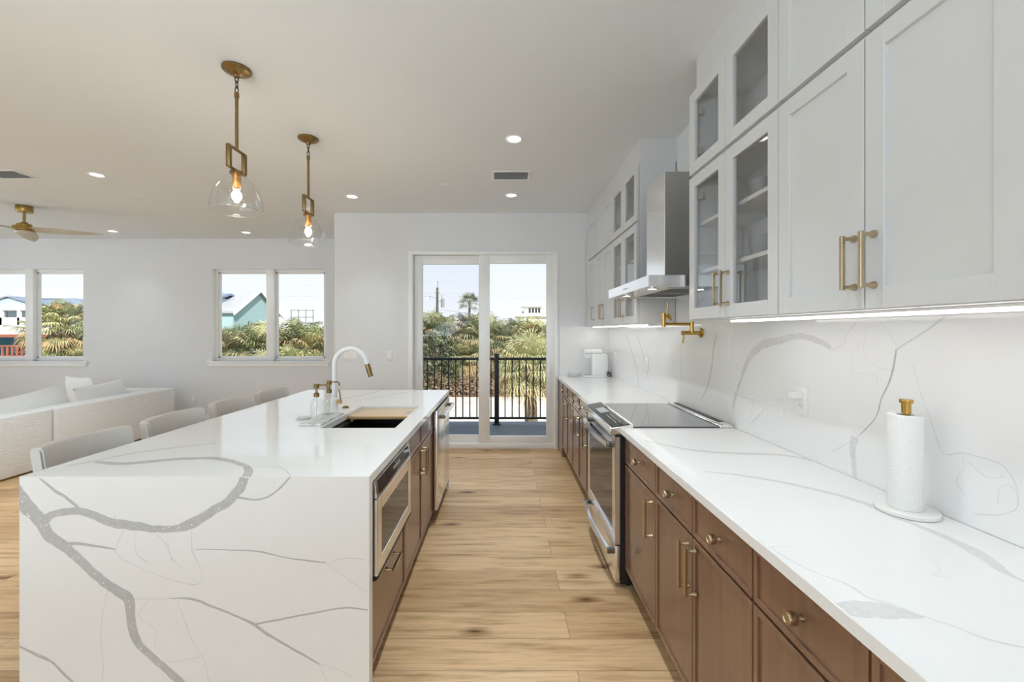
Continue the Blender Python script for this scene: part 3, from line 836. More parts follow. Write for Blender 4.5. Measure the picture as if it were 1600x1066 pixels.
wall_cabinet('wall_cabinet', 'white glass-front wall cabinet partly behind the range hood', F0, F1, UZ0, UZS, [(F0, 3.559, 3.53), (3.559, F1, 3.588)], True, GU, True, (1.785, 2.04))
wall_cabinet('wall_cabinet', 'white panelled double wall cabinet beyond the hooded glass cabinet', F1, F2, UZ0, UZS, [(F1, 4.275, 4.247), (4.275, F2, 4.303)], False, GU)
wall_cabinet('wall_cabinet', 'narrow white single-door wall cabinet in the end wall corner', F2, F3, UZ0, UZS, [(F2, F3, 4.665)], False, GU)
wall_cabinet('top_cabinet', 'glass-front top cabinet beside the hood chimney', F0, F1, UZS, UZ1, [(F0, 3.559, 3.53), (3.559, F1, 3.588)], True, GT, False)
wall_cabinet('top_cabinet', 'panelled double top cabinet second beyond the hood chimney', F1, F2, UZS, UZ1, [(F1, 4.275, 4.247), (4.275, F2, 4.303)], False, GT, False)
wall_cabinet('top_cabinet', 'narrow single-door top cabinet in the end wall corner', F2, F3, UZS, UZ1, [(F2, F3, 4.665)], False, GT, False)
tag(link('filler_panel', MB().m('cabinet_white').box(XU + 0.02, 1.306, F3 + 0.001, YK - 0.011, UZ0, UZ1), smooth=0), 'white filler panel between end wall and wall cabinets', 'panel')

# crockery behind the glass
def cup(label, y, z, r, h, matname, x=1.15, handle=True):
    mb = MB().m(matname)
    mb.lathe([(0, 0), (r * 0.72, 0), (r * 0.9, h * 0.25), (r, h * 0.7), (r * 0.97, h), (r * 0.88, h), (r * 0.88, h * 0.3), (r * 0.6, h * 0.1), (0, h * 0.1)], (x, y, z), 24)
    if handle:
        mb.tube([(x, y - r * 0.9, z + h * 0.8), (x, y - r * 1.45, z + h * 0.75), (x, y - r * 1.55, z + h * 0.45), (x, y - r * 0.95, z + h * 0.25)], 0.005, 8)
    return tag(link('cup' if handle else 'bowl', mb, base=(x, y, z)), label, 'cup' if handle else 'bowl', 'crockery behind the cabinet glass')
cup('tall white mug on the higher shelf behind cabinet glass', 1.665, 2.0405, 0.042, 0.115, 'white_ceramic')
cup('dark grey bowl on the higher shelf behind cabinet glass', 1.88, 2.0405, 0.058, 0.09, 'grey_ceramic', handle=False)
cup('grey bowl on the lower shelf behind cabinet glass', 1.855, 1.7855, 0.062, 0.095, 'grey_ceramic', handle=False)
cup('white mug on the lower shelf behind cabinet glass', 1.635, 1.7855, 0.040, 0.09, 'white_ceramic')

# LED strips under the wall cabinets
for nm, lab, a, b_ in (('light_strip', 'long glowing light strip under cabinets above paper towels', 0.45, 2.03), ('light_strip', 'glowing light strip under the cabinets beyond the hood', 3.24, 5.15)):
    r = thing(nm, lab, 'light', (1.10, (a + b_) / 2, 1.5075), 'under-cabinet light strips')
    link('channel', MB().m('trim_white').box(1.088, 1.116, a, b_, 1.512, 1.5195), r, smooth=0)
    link('diffuser', MB().m('led').box(1.090, 1.114, a + 0.004, b_ - 0.004, 1.503, 1.5118, 0.003), r)
    add_light('strip_light', 'AREA', (1.102, (a + b_) / 2, 1.500), (0, 0, 0), 0.42 * (b_ - a), (1.0, 0.985, 0.96), 0.02, b_ - a)

# ------------------------------------------------------------------ range hood
HX, HY0, HY1 = 0.797, 2.318, 3.192
HZ0, HZ1 = 1.706, 1.768
r = thing('range_hood', 'stainless chimney range hood over the black cooktop', 'range hood', (1.05, 2.755, HZ0))
mb = MB().m('stainless')
mb.box(HX, HX + 0.006, HY0, HY1, HZ0, HZ1, 0.0015, 1)
mb.box(HX + 0.006, 1.3065, HY0, HY0 + 0.006, HZ0, HZ1); mb.box(HX + 0.006, 1.3065, HY1 - 0.006, HY1, HZ0, HZ1)
mb.box(HX + 0.001, 1.3065, HY0 + 0.001, HY1 - 0.001, HZ1 - 0.003, HZ1 + 0.001)
link('canopy', mb, r)
mb = MB().m('stainless').box(HX + 0.006, 1.3065, HY0 + 0.006, HY1 - 0.006, HZ0 + 0.008, HZ0 + 0.014)
link('underside', mb, r)
for k in range(2):
    f = MB().m('stainless')
    y0 = HY0 + 0.14 + k * 0.30
    f.box(HX + 0.16, 1.25, y0, y0 + 0.285, HZ0 + 0.002, HZ0 + 0.0075, 0.001, 1)
    for j in range(14):
        f.m('stainless_dark').box(HX + 0.18, 1.23, y0 + 0.012 + j * 0.019, y0 + 0.018 + j * 0.019, HZ0 + 0.0005, HZ0 + 0.003)
    link('baffle_filter', f, r)
for y in (2.50, 3.01):
    l = link('hood_light', MB().m('chrome_white').lathe([(0.026, 0.0), (0.034, -0.001), (0.036, -0.004), (0.036, 0.004)], (HX + 0.085, y, HZ0 + 0.005), 24), r)
    link('lens', MB().m('warm_glow').lathe([(0, 0), (0.026, 0)], (HX + 0.085, y, HZ0 + 0.003), 24), l)
    add_light('hood_lamp', 'AREA', (HX + 0.085, y, HZ0 - 0.002), (0, 0, 0), 0.5, (1.0, 0.86, 0.68), 0.05, shape='DISK')
CX, CY0, CY1, CZ = 0.992, 2.592, 2.918, 2.442
link('chimney', MB().m('stainless').box(CX, 1.3065, CY0, CY1, HZ1 + 0.001, CZ, 0.002, 1), r)
b_ = MB().m('grey_plastic')
for k in range(5): b_.box(HX - 0.0008, HX, 2.70 + k * 0.022, 2.715 + k * 0.022, HZ0 + 0.026, HZ0 + 0.033)
link('control_buttons', b_, r, smooth=0)

# ------------------------------------------------------------------ slide-in range
RY0, RY1 = 2.387, 3.1465
RX = 0.633
r = thing('range', 'stainless slide-in range with black glass cooktop between the cabinets', 'range', (0.95, 2.767, 0))
link('body', MB().m('black_plastic').box(RX + 0.03, 1.29, RY0 + 0.002, RY1 - 0.002, 0.03, 0.885), r, smooth=0)
for x in (RX + 0.09, 1.24):
    for y in (RY0 + 0.06, RY1 - 0.06): link('foot', MB().m('black_plastic').cyl((x, y, 0), (x, y, 0.03), 0.018, seg=12), r)
link('cooktop', MB().m('cooktop_glass').box(0.735, 1.222, RY0 - 0.006, RY1 + 0.006, 0.9145, 0.922, 0.002, 1), r)
rt = MB().m('stainless').prism([(1.222, 0.9145), (1.300, 0.9145), (1.300, 0.922), (1.282, 0.936), (1.25, 0.936), (1.222, 0.922)], 'Y', RY0 - 0.006, RY1 + 0.006, 0.001, 1)
rt.m('black_plastic').box(1.246, 1.278, RY0 + 0.05, RY1 - 0.05, 0.9345, 0.9366)
rt.box(1.2225, 1.236, RY0 + 0.0, RY1 - 0.0, 0.922, 0.924)
link('rear_trim', rt, r)
cp = MB().m('stainless').prism([(0.735, 0.9145), (0.735, 0.934), (0.608, 0.910), (0.600, 0.880), (0.625, 0.874), (0.70, 0.886)], 'Y', RY0 - 0.004, RY1 + 0.004, 0.0015, 1)
cpo = link('control_panel', cp, r)
def on_panel(x, lift): return 0.910 + (x - 0.608) * (0.024 / 0.127) + lift
g = MB().m('black_glass')
def slab(mbx, xa, xb, ya, yb, lift, t=0.003):
    c = []
    for zz in (lift - t, lift):
        for x, y in ((xa, ya), (xb, ya), (xb, yb), (xa, yb)): c.append((x, y, on_panel(x, zz)))
    mbx.hexa(c)
slab(g, 0.618, 0.722, RY0 + 0.012, RY1 - 0.012, 0.0035)
gl = link('control_glass', g, cpo, smooth=0)
d = MB().m('grey_plastic')
slab(d, 0.645, 0.70, RY0 + 0.40, RY0 + 0.56, 0.0042)
d.m('white_plastic')
for k in range(6):
    slab(d, 0.662, 0.667, RY0 + 0.10 + k * 0.04, RY0 + 0.112 + k * 0.04, 0.0042)
    slab(d, 0.684, 0.689, RY0 + 0.10 + k * 0.04, RY0 + 0.112 + k * 0.04, 0.0042)
link('display', d, cpo, smooth=0)
dr = MB().m('stainless')
framed(dr, 'stainless', RY0 + 0.003, RY1 - 0.003, 0.25, 0.862, RX, -1, 0.062, th=0.03, panel=False, bev=0.002)
oven = link('oven_door', dr, r)
link('oven_window', MB().m('black_glass').box(RX + 0.003, RX + 0.028, RY0 + 0.062, RY1 - 0.062, 0.31, 0.802), oven, smooth=0)
def bowed(mbx, x, y0, y1, z, out, bow, hr, zdrop=0.0):
    n = 16
    pts = []
    for k in range(n + 1):
        t = k / n
        pts.append((x - out - bow * math.sin(PI * t), y0 + (y1 - y0) * t, z - zdrop * math.sin(PI * t)))
    mbx.m('chrome_white')
    # oval bar
    for a, bq in zip(pts, pts[1:]):
        c = []
        for p in (a, bq): c += [(p[0] - 0.009, p[1], p[2] - hr), (p[0] + 0.009, p[1], p[2] - hr), (p[0] + 0.009, p[1], p[2] + hr), (p[0] - 0.009, p[1], p[2] + hr)]
        mbx.hexa([c[0], c[1], c[5], c[4], c[3], c[2], c[6], c[7]])
    mbx.m('stainless_dark')
    for y in (y0, y1):
        s = 1 if y == y0 else -1
        mbx.box(x - out - 0.010, x, y - 0.002 * s, y + 0.02 * s, z - hr - 0.002, z + hr + 0.002, 0.003)
hb = MB(); bowed(hb, RX, RY0 + 0.025, RY1 - 0.025, 0.812, 0.032, 0.024, 0.015); link('handle', hb, oven)
dw = MB().m('stainless').box(RX + 0.002, RX + 0.03, RY0 + 0.003, RY1 - 0.003, 0.035, 0.242, 0.004)
dwo = link('drawer', dw, r)
hb = MB(); bowed(hb, RX + 0.002, RY0 + 0.025, RY1 - 0.025, 0.205, 0.030, 0.022, 0.013); link('handle', hb, dwo)
link('badge', MB().m('grey_plastic').lathe([(0, -0.001), (0.012, -0.001), (0.012, 0.001)], (RX, 2.767, 0.28), 20, 'X'), oven)

# ------------------------------------------------------------------ island
IX0, IX1, IY0, IY1 = -1.815, -0.502, 1.585, 3.935
SX0, SX1, SY0, SY1 = -1.03, -0.610, 2.382, 3.095      # sink cut-out
mb = MB().m('quartz')
T0, T1 = 0.880, 0.914
mb.box(IX0, IX1, IY0, SY0, T0, T1); mb.box(IX0, IX1, SY1, IY1, T0, T1)
mb.box(IX0, SX0, SY0, SY1, T0, T1); mb.box(SX1, IX1, SY0, SY1, T0, T1)
mb.box(IX0, IX1, IY0, IY0 + 0.04, 0.0, T0); mb.box(IX0, IX1, IY1 - 0.04, IY1, 0.0, T0)
veins(mb, 'front', (0, -1, 0), [(0, IX0, IX1 - 0.001), (2, 0.003, 0.9138)])
veins(mb, 'top', (0, 0, 1), [(0, IX0 + 0.002, IX1 - 0.002), (1, IY0, IY1 - 0.002)])
mb.m('quartz')
for k in range(46):          # pale flecks inside the thick veins
    kind, pts, ws = VEINS['front'][random.choice((0, 0, 1))]
    i = random.randrange(len(pts) - 1); t = random.random()
    w = ws[i]
    px_ = pts[i][0] + (pts[i + 1][0] - pts[i][0]) * t + random.uniform(-0.42, 0.42) * w
    pz_ = pts[i][2] + (pts[i + 1][2] - pts[i][2]) * t + random.uniform(-0.42, 0.42) * w
    rr = random.uniform(0.001, 0.0038)
    if IX0 + 0.01 < px_ and 0.01 < pz_ < 0.9:
        mb.poly([(px_ + rr * random.uniform(0.6, 1.3) * math.cos(a), IY0 - 0.0016, pz_ + rr * random.uniform(0.6, 1.3) * math.sin(a)) for a in [2 * PI * j / 7 for j in range(7)]])
isl = tag(link('island_worktop', mb, smooth=0, recalc=False), 'white quartz waterfall worktop of the island with bold grey veins', 'worktop')

XI = -0.525
# microwave drawer cabinet
r = thing('island_cabinet', 'brown island cabinet with one drawer under the microwave', 'cabinet', (-0.9, 1.96, 0), 'brown island cabinets')
mb = MB().m('cabinet_wood')
mb.box(-1.45, XI - 0.021, 1.626, 1.644, 0.105, 0.879); mb.box(-1.45, XI - 0.021, 2.272, 2.290, 0.105, 0.879)
mb.box(-1.45, XI - 0.021, 1.644, 2.272, 0.105, 0.123); mb.box(-1.45, -1.43, 1.644, 2.272, 0.123, 0.879); mb.box(-1.43, XI - 0.021, 1.644, 2.272, 0.460, 0.478)
mb.box(XI - 0.021, XI, 1.626, 1.634, 0.105, 0.879); mb.box(XI - 0.021, XI, 2.272, 2.290, 0.105, 0.879)
link('carcass', mb, r, smooth=0)
link('toe_kick', MB().m('cabinet_wood').box(-1.45, XI - 0.075, 1.626, 2.290, 0, 0.104), r, smooth=0)
d = link('drawer', framed(MB(), 'cabinet_wood', 1.637, 2.268, 0.112, 0.455, XI, 1, 0.018, rec=0.006), r)
link('handle', pull(MB(), XI, 1, 1.955, 0.395, 0.15, False), d)
# microwave drawer
MX = -0.487
MY0, MY1 = 1.640, 2.228
r = thing('microwave_drawer', 'stainless microwave drawer with dark glass set in the island', 'microwave', (-0.75, 1.935, 0.480))
link('body', MB().m('black_plastic').box(-1.05, XI - 0.022, 1.646, 2.270, 0.479, 0.872), r, smooth=0)
link('surround', MB().m('stainless_dark').box(XI - 0.021, XI + 0.001, 1.636, 2.2705, 0.480, 0.876), r, smooth=0)
cpn = MB().m('stainless').prism([(XI + 0.001, 0.808), (MX - 0.003, 0.808), (MX, 0.812), (MX - 0.012, 0.874), (XI + 0.001, 0.876)], 'Y', MY0, MY1, 0.001, 1)
cp = link('control_panel', cpn, r)
g = MB().m('black_glass')
c = []
for o_ in (-0.002, 0.0012):
    for y, zz in ((MY0 + 0.03, 0.818), (MY1 - 0.03, 0.818), (MY1 - 0.03, 0.868), (MY0 + 0.03, 0.868)):
        c.append((MX + o_ - 0.012 * (zz - 0.812) / 0.062, y, zz))
g.hexa(c)
link('control_glass', g, cp, smooth=0)
g = MB().m('grey_plastic')
c = []
for y in (1.90, 1.925, 1.95, 1.975, 2.0):
    g.quad(*[(MX + 0.0016 - 0.012 * (zz - 0.812) / 0.062, yy, zz) for yy, zz in ((y, 0.838), (y + 0.016, 0.838), (y + 0.016, 0.852), (y, 0.852))])
link('touch_keys', g, cp, smooth=0)
fd = framed(MB(), 'stainless', MY0, MY1, 0.505, 0.804, MX, 1, 0.058, th=0.036, panel=False, bev=0.002)
fr = link('drawer_front', fd, r)
link('window', MB().m('black_glass').box(MX - 0.004, MX - 0.030, MY0 + 0.057, MY1 - 0.057, 0.562, 0.748), fr, smooth=0)
link('lower_lip', MB().m('black_plastic').prism([(XI + 0.001, 0.482), (MX - 0.006, 0.490), (MX + 0.004, 0.502), (XI + 0.001, 0.504)], 'Y', MY0 - 0.002, MY1 + 0.010, 0.001, 1), r)
# sink base
r = thing('island_cabinet', 'brown island sink cabinet with two false drawers and two doors', 'cabinet', (-0.9, 2.75, 0), 'brown island cabinets')
mb = MB().m('cabinet_wood')
y0, y1 = 2.2915, 3.165
mb.box(-1.45, XI - 0.021, y0, y0 + 0.018, 0.105, 0.879); mb.box(-1.45, XI - 0.021, y1 - 0.018, y1, 0.105, 0.879)
mb.box(-1.45, XI - 0.021, y0 + 0.018, y1 - 0.018, 0.105, 0.123); mb.box(-1.45, -1.43, y0 + 0.018, y1 - 0.018, 0.123, 0.879)
mb.box(XI - 0.045, XI - 0.021, y0 + 0.018, y1 - 0.018, 0.123, 0.879)
link('carcass', mb, r, smooth=0)
link('toe_kick', MB().m('cabinet_wood').box(-1.45, XI - 0.075, y0, y1, 0, 0.104), r, smooth=0)
ym = 2.728
for ya, yb, py in ((y0 + 0.003, ym - 0.003, ym - 0.034), (ym + 0.003, y1 - 0.003, ym + 0.034)):
    link('false_drawer', framed(MB(), 'cabinet_wood', ya, yb, 0.735, 0.870, XI, 1, 0.016, rec=0.005), r)
    d = link('door', framed(MB(), 'cabinet_wood', ya, yb, 0.112, 0.725, XI, 1, 0.018, rec=0.006), r)
    link('handle', pull(MB(), XI, 1, py, 0.625, 0.16), d)
# dishwasher
r = thing('dishwasher', 'stainless dishwasher with bar handle at the far end of the island', 'dishwasher', (-0.8, 3.52, 0))
y0, y1 = 3.168, 3.86
DWX = -0.492
link('body', MB().m('black_plastic').box(-1.10, XI + 0.004, y0 + 0.002, y1 - 0.002, 0.10, 0.872), r, smooth=0)
link('toe_kick', MB().m('black_plastic').box(-1.10, XI - 0.07, y0 + 0.004, y1 - 0.004, 0.0, 0.099), r, smooth=0)
fo = link('door', MB().m('stainless').box(XI + 0.0045, DWX, y0 + 0.003, y1 - 0.003, 0.115, 0.862, 0.003), r)
h = MB().m('chrome_white')
h.tube([(DWX + 0.042, y0 + 0.06, 0.805), (DWX + 0.042, y1 - 0.06, 0.805)], 0.0125, 14)
h.m('stainless_dark')
for y in (y0 + 0.07, y1 - 0.07):
    h.box(DWX, DWX + 0.05, y - 0.012, y + 0.012, 0.791, 0.819, 0.004)
link('handle', h, fo)
link('badge', MB().m('stainless_dark').lathe([(0, 0.001), (0.011, 0.001), (0.011, -0.001)], (DWX, y0 + 0.09, 0.36), 20, 'X'), fo)
tag(link('filler_panel', MB().m('cabinet_wood').box(-1.45, XI, 3.8615, IY1 - 0.041, 0, 0.879), smooth=0), 'brown filler strip between dishwasher and island end slab', 'panel')
tag(link('island_back_panel', MB().m('cabinet_wood').box(-1.47, -1.4515, IY0 + 0.0415, IY1 - 0.0415, 0.0, 0.879), smooth=0), 'brown back panel of the island facing the stools', 'panel')

# sink, cutting board
r = thing('sink', 'black composite workstation sink sunk in the island worktop', 'sink', ((SX0 + SX1) / 2, (SY0 + SY1) / 2, 0.64))
mb = MB().m('sink_black')
t = 0.012
zt, zb = 0.8795, 0.645
mb.box(SX0 - t, SX1 + t, SY0 - t, SY1 + t, zb, zb + t)
mb.box(SX0 - t, SX0, SY0 - t, SY1 + t, zb + t, zt); mb.box(SX1, SX1 + t, SY0 - t, SY1 + t, zb + t, zt)
mb.box(SX0, SX1, SY0 - t, SY0, zb + t, zt); mb.box(SX0, SX1, SY1, SY1 + t, zb + t, zt)
link('basin', mb, r, smooth=0)
link('ledge', MB().m('sink_black').box(SX0, SX0 + 0.018, SY0, SY1, 0.845, 0.862).box(SX1 - 0.018, SX1, SY0, SY1, 0.845, 0.862), r, smooth=0)
link('drain', MB().m('stainless').lathe([(0, 0.004), (0.03, 0.004), (0.05, 0.001), (0.055, 0.003), (0.055, 0)], ((SX0 + SX1) / 2, 2.72, zb + t), 28), r)
r = thing('cutting_board', 'pale wooden cutting board bridging the far half of the sink', 'cutting board', (-0.82, 2.93, 0.8625))
link('board', MB().m('maple').box(SX0 + 0.004, SX1 - 0.004, 2.80, 3.085, 0.8785, 0.896, 0.003).m('maple_edge').box(SX0 + 0.004, SX1 - 0.004, 2.788, 2.7995, 0.8785, 0.8955, 0.002), r)
link('runner', MB().m('maple_edge').box(SX0 + 0.019, SX0 + 0.035, 2.80, 3.08, 0.8625, 0.878).box(SX1 - 0.035, SX1 - 0.019, 2.80, 3.08, 0.8625, 0.878), r, smooth=0)
link('grip_slot', MB().m('grey_plastic').box(SX1 - 0.06, SX1 - 0.03, 2.86, 2.98, 0.895, 0.8968, 0.003), r)

# faucet
FXc, FYc = -1.136, 2.85
r = thing('faucet', 'white gooseneck faucet with brass spray head behind the sink', 'faucet', (FXc, FYc, 0.914))
mb = MB().m('white_enamel')
mb.lathe([(0, 0), (0.029, 0), (0.029, 0.006), (0.024, 0.010), (0.024, 0.09), (0.0175, 0.098)], (FXc, FYc, 0.914), 28)
pts = [(FXc, FYc, 1.005), (FXc, FYc, 1.15)]
R = 0.108
for k in range(0, 17):
    a = PI - (PI * 0.90) * k / 16
    pts.append((FXc + R + R * math.cos(a), FYc, 1.235 + R * math.sin(a)))
pts.append((pts[-1][0] + 0.009, FYc, pts[-1][2] - 0.03))
mb.tube(pts, 0.0165, 16)
link('spout', mb, r)
e = pts[-1]
hd = MB().m('antique_brass'); MATS['antique_brass']
hd.tube([(e[0], FYc, e[2]), (e[0] + 0.006, FYc, e[2] - 0.02), (e[0] + 0.024, FYc, e[2] - 0.085)], [0.0165, 0.0175, 0.0165], 18)
link('spray_head', hd, r)
lv = MB().m('brass')
lv.cyl((FXc + 0.02, FYc - 0.005, 0.985), (FXc + 0.05, FYc - 0.012, 0.985), 0.013, seg=16)
lv.tube([(FXc + 0.045, FYc - 0.012, 0.985), (FXc + 0.042, FYc - 0.02, 1.05), (FXc + 0.036, FYc - 0.03, 1.075)], [0.006, 0.0045, 0.004], 10)
link('lever', lv, r)
tag(link('air_switch', MB().m('antique_brass').lathe([(0, 0.012), (0.016, 0.012), (0.018, 0.009), (0.018, 0.004), (0.026, 0.003), (0.026, 0)], (-1.125, 3.02, 0.9142), 24)), 'small round brass air switch on worktop behind the faucet', 'switch')

# marble tray, soap bottles, dish
tag(link('tray', MB().m('marble').box(-1.175, -1.047, 2.43, 2.83 - 0.055, 0.9146, 0.926, 0.003), smooth=35), 'grey marble tray under the two glass soap bottles', 'tray')
def soap(label, x, y, z):
    r = thing('soap_dispenser', label, 'soap dispenser', (x, y, z), 'glass soap dispensers by the sink')
    R_, Hh = 0.034, 0.125
    link('bottle', MB().m('bottle_glass').lathe([(0, 0.0), (R_ * 0.9, 0.0), (R_, 0.006), (R_, Hh - 0.02), (R_ * 0.86, Hh - 0.006), (R_ * 0.45, Hh + 0.004), (R_ * 0.40, Hh + 0.020)], (x, y, z), 28), r)
    mb = MB().m('antique_brass')
    mb.lathe([(0, Hh + 0.012), (0.016, Hh + 0.012), (0.0165, Hh + 0.034), (0.008, Hh + 0.037), (0.0055, Hh + 0.055), (0.0055, Hh + 0.064), (0.0155, Hh + 0.065), (0.016, Hh + 0.090), (0, Hh + 0.091)], (x, y, z), 22)
    mb.tube([(x + 0.012, y, z + Hh + 0.082), (x + 0.055, y, z + Hh + 0.084), (x + 0.064, y, z + Hh + 0.076), (x + 0.066, y, z + Hh + 0.058)], 0.0045, 10)
    link('pump', mb, r)
    link('dip_tube', MB().m('white_plastic').cyl((x, y, z + 0.006), (x, y, z + Hh + 0.012), 0.003, seg=8), r)
soap('clear glass soap dispenser on the tray corner beside the white dish', -1.128, 2.555, 0.9265)
soap('clear glass soap dispenser on the tray next to the faucet', -1.118, 2.715, 0.9265)
tag(link('dish', MB().m('white_ceramic').lathe([(0, 0.002), (0.03, 0.002), (0.046, 0.010), (0.048, 0.010), (0.034, 0.0), (0, 0.0)], (-1.245, 2.64, 0.9145), 28)), 'small shallow white dish beside the soap tray', 'dish')

# ------------------------------------------------------------------ stools
def make_stool(label, y):
    x = -1.78
    r = thing('counter_stool', label, 'stool', (x, y, 0), 'upholstered stools along the island')
    mb = MB().m('stool_fabric').box(-2.00, -1.56, y - 0.22, y + 0.22, 0.60, 0.68, 0.025, 3)
    link('seat', mb, r)
    # low curved back
    bk = MB().m('stool_fabric')
    n = 14
    def sec(t):
        yy = y - 0.222 + 0.444 * t
        cv = 0.05 * (abs(2 * t - 1) ** 2.6)
        return yy, cv
    rings = []
    for k in range(n + 1):
        yy, cv = sec(k / n)
        z0, z1 = 0.70, 0.966
        xi0, xi1 = -1.945 + cv, -1.985 + cv
        th = 0.058
        prof = [(xi0, z0), (xi1, z1 - 0.012), (xi1 - 0.010, z1), (xi1 - th + 0.010, z1), (xi1 - th, z1 - 0.012), (xi0 - th, z0)]
        rings.append([bk.bm.verts.new((px_, yy, pz_)) for px_, pz_ in prof])
    for a, b2 in zip(rings, rings[1:]):
        for i in range(6):
            bk.face([a[i], a[(i + 1) % 6], b2[(i + 1) % 6], b2[i]])
    bk.face(rings[0][::-1]); bk.face(rings[-1])
    es = [e for e in bk.bm.edges if all(v in rings[0] for v in e.verts) or all(v in rings[-1] for v in e.verts)]
    bmesh.ops.bevel(bk.bm, geom=es, offset=0.01, segments=2, affect='EDGES')
    link('backrest', bk, r, smooth=50)
    br_ = MB().m('dark_leg_wood')
    for dy in (-0.14, 0.14): br_.box(-2.012, -1.985, y + dy - 0.018, y + dy + 0.018, 0.61, 0.72, 0.003)
    link('back_bracket', br_, r)
    for sx in (-1, 1):
        for sy in (-1, 1):
            tx, ty = x + sx * 0.18, y + sy * 0.18
            bx, by = x + sx * 0.215, y + sy * 0.20
            lg = MB().m('dark_leg_wood')
            w0, w1 = 0.014, 0.019
            lg.hexa([(bx - w0, by - w0, 0), (bx + w0, by - w0, 0), (bx + w0, by + w0, 0), (bx - w0, by + w0, 0), (tx - w1, ty - w1, 0.60), (tx + w1, ty - w1, 0.60), (tx + w1, ty + w1, 0.60), (tx - w1, ty + w1, 0.60)], 0.002, 1)
            link('leg', lg, r)
    st = MB().m('dark_leg_wood')
    for sx in (-1, 1): st.box(x + sx * 0.20 - 0.01, x + sx * 0.20 + 0.01, y - 0.185, y + 0.185, 0.22, 0.245, 0.002, 1)
    for sy in (-1, 1): st.box(x - 0.195, x + 0.195, y + sy * 0.19 - 0.01, y + sy * 0.19 + 0.01, 0.28, 0.305, 0.002, 1)
    link('footrest', st, r)
    return r
s0 = make_stool('grey upholstered stool at the island corner with the bold vein', 1.995)
copy_tree(s0, (-1.78, 2.53, 0), None, 'grey upholstered stool second from the bold-veined island corner')
copy_tree(s0, (-1.78, 3.065, 0), None, 'grey upholstered stool third from the bold-veined island corner')
copy_tree(s0, (-1.78, 3.595, 0), None, 'grey upholstered stool at the island end closest to the windows')

# ------------------------------------------------------------------ sofa modules and pillows
SXB, STOP = -4.86, 0.627
def sofa(label, y0, y1, end_arm):
    r = thing('sofa_section', label, 'sofa', (-5.4, (y0 + y1) / 2, 0), 'white slipcovered sofa sections')
    mb = MB().m('sofa_cover').box(SXB - 0.24, SXB, y0, y1, 0.012, STOP, 0.022, 3)
    link('backrest', mb, r)
    mb = MB().m('sofa_cover').box(SXB - 1.02, SXB - 0.242, y0, y1 - (0.24 if end_arm else 0), 0.012, 0.26, 0.02, 3)
    link('base', mb, r)
    n = 2
    yy1 = y1 - (0.245 if end_arm else 0)
    for k in range(n):
        a = y0 + (yy1 - y0) * k / n; b2 = y0 + (yy1 - y0) * (k + 1) / n
        link('seat_cushion', MB().m('sofa_cover').box(SXB - 1.03, SXB - 0.25, a + 0.004, b2 - 0.004, 0.262, 0.43, 0.05, 4), r)
    if end_arm:
        link('arm', MB().m('sofa_cover').box(SXB - 1.02, SXB - 0.242, y1 - 0.238, y1, 0.012, STOP - 0.002, 0.022, 3), r)
    return r
sofa('white slipcovered sofa section with an end arm below the living room windows', 4.585, 6.26, True)
sofa('white slipcovered sofa section nearer the stools', 2.90, 4.565, False)
def pillow(label, c, w, h, t, tilt, yaw=0.0, roll=0.0):
    mb = MB().m('pillow_cover')
    n = 14
    vs = {}
    for side in (1, -1):
        for i in range(n + 1):
            for j in range(n + 1):
                u, v = 2 * i / n - 1, 2 * j / n - 1
                if side == -1 and (i in (0, n) or j in (0, n)):
                    vs[(side, i, j)] = vs[(1, i, j)]
                    continue
                k = (1 - abs(u) ** 2.4) * (1 - abs(v) ** 2.4)
                pin = 1 - 0.05 * (1 - abs(u * v)) * max(abs(u), abs(v)) ** 3
                vs[(side, i, j)] = mb.bm.verts.new((side * t / 2 * max(k, 0) ** 0.55, u * w / 2 * pin, v * h / 2 * pin))
    for side in (1, -1):
        for i in range(n):
            for j in range(n):
                mb.face([vs[(side, i, j)], vs[(side, i + 1, j)], vs[(side, i + 1, j + 1)], vs[(side, i, j + 1)]])
    M = Matrix.Translation(c) @ Matrix.Rotation(yaw, 4, 'Z') @ Matrix.Rotation(tilt, 4, 'Y') @ Matrix.Rotation(roll, 4, 'X')
    bmesh.ops.transform(mb.bm, matrix=M, verts=mb.bm.verts)
    return tag(link('pillow', mb, smooth=80), label, 'pillow', 'white pillows on the sofa')
pillow('big square white pillow upright in the sofa arm corner', (-5.78, 5.80, 0.615), 0.62, 0.46, 0.18, -0.2, 1.2)
pillow('long white pillow leaning in front of the corner pillow', (-5.24, 5.55, 0.585), 0.74, 0.40, 0.17, -0.28, 0.05, 0.06)
pillow('white pillow sloping along the sofa back past the slipcover seam', (-5.24, 4.70, 0.575), 0.80, 0.42, 0.17, -0.28, -0.05, 0.13)
pillow('white pillow slumped on the sofa section nearer the stools', (-5.24, 3.98, 0.565), 0.66, 0.42, 0.17, -0.28, 0.05, 0.1)

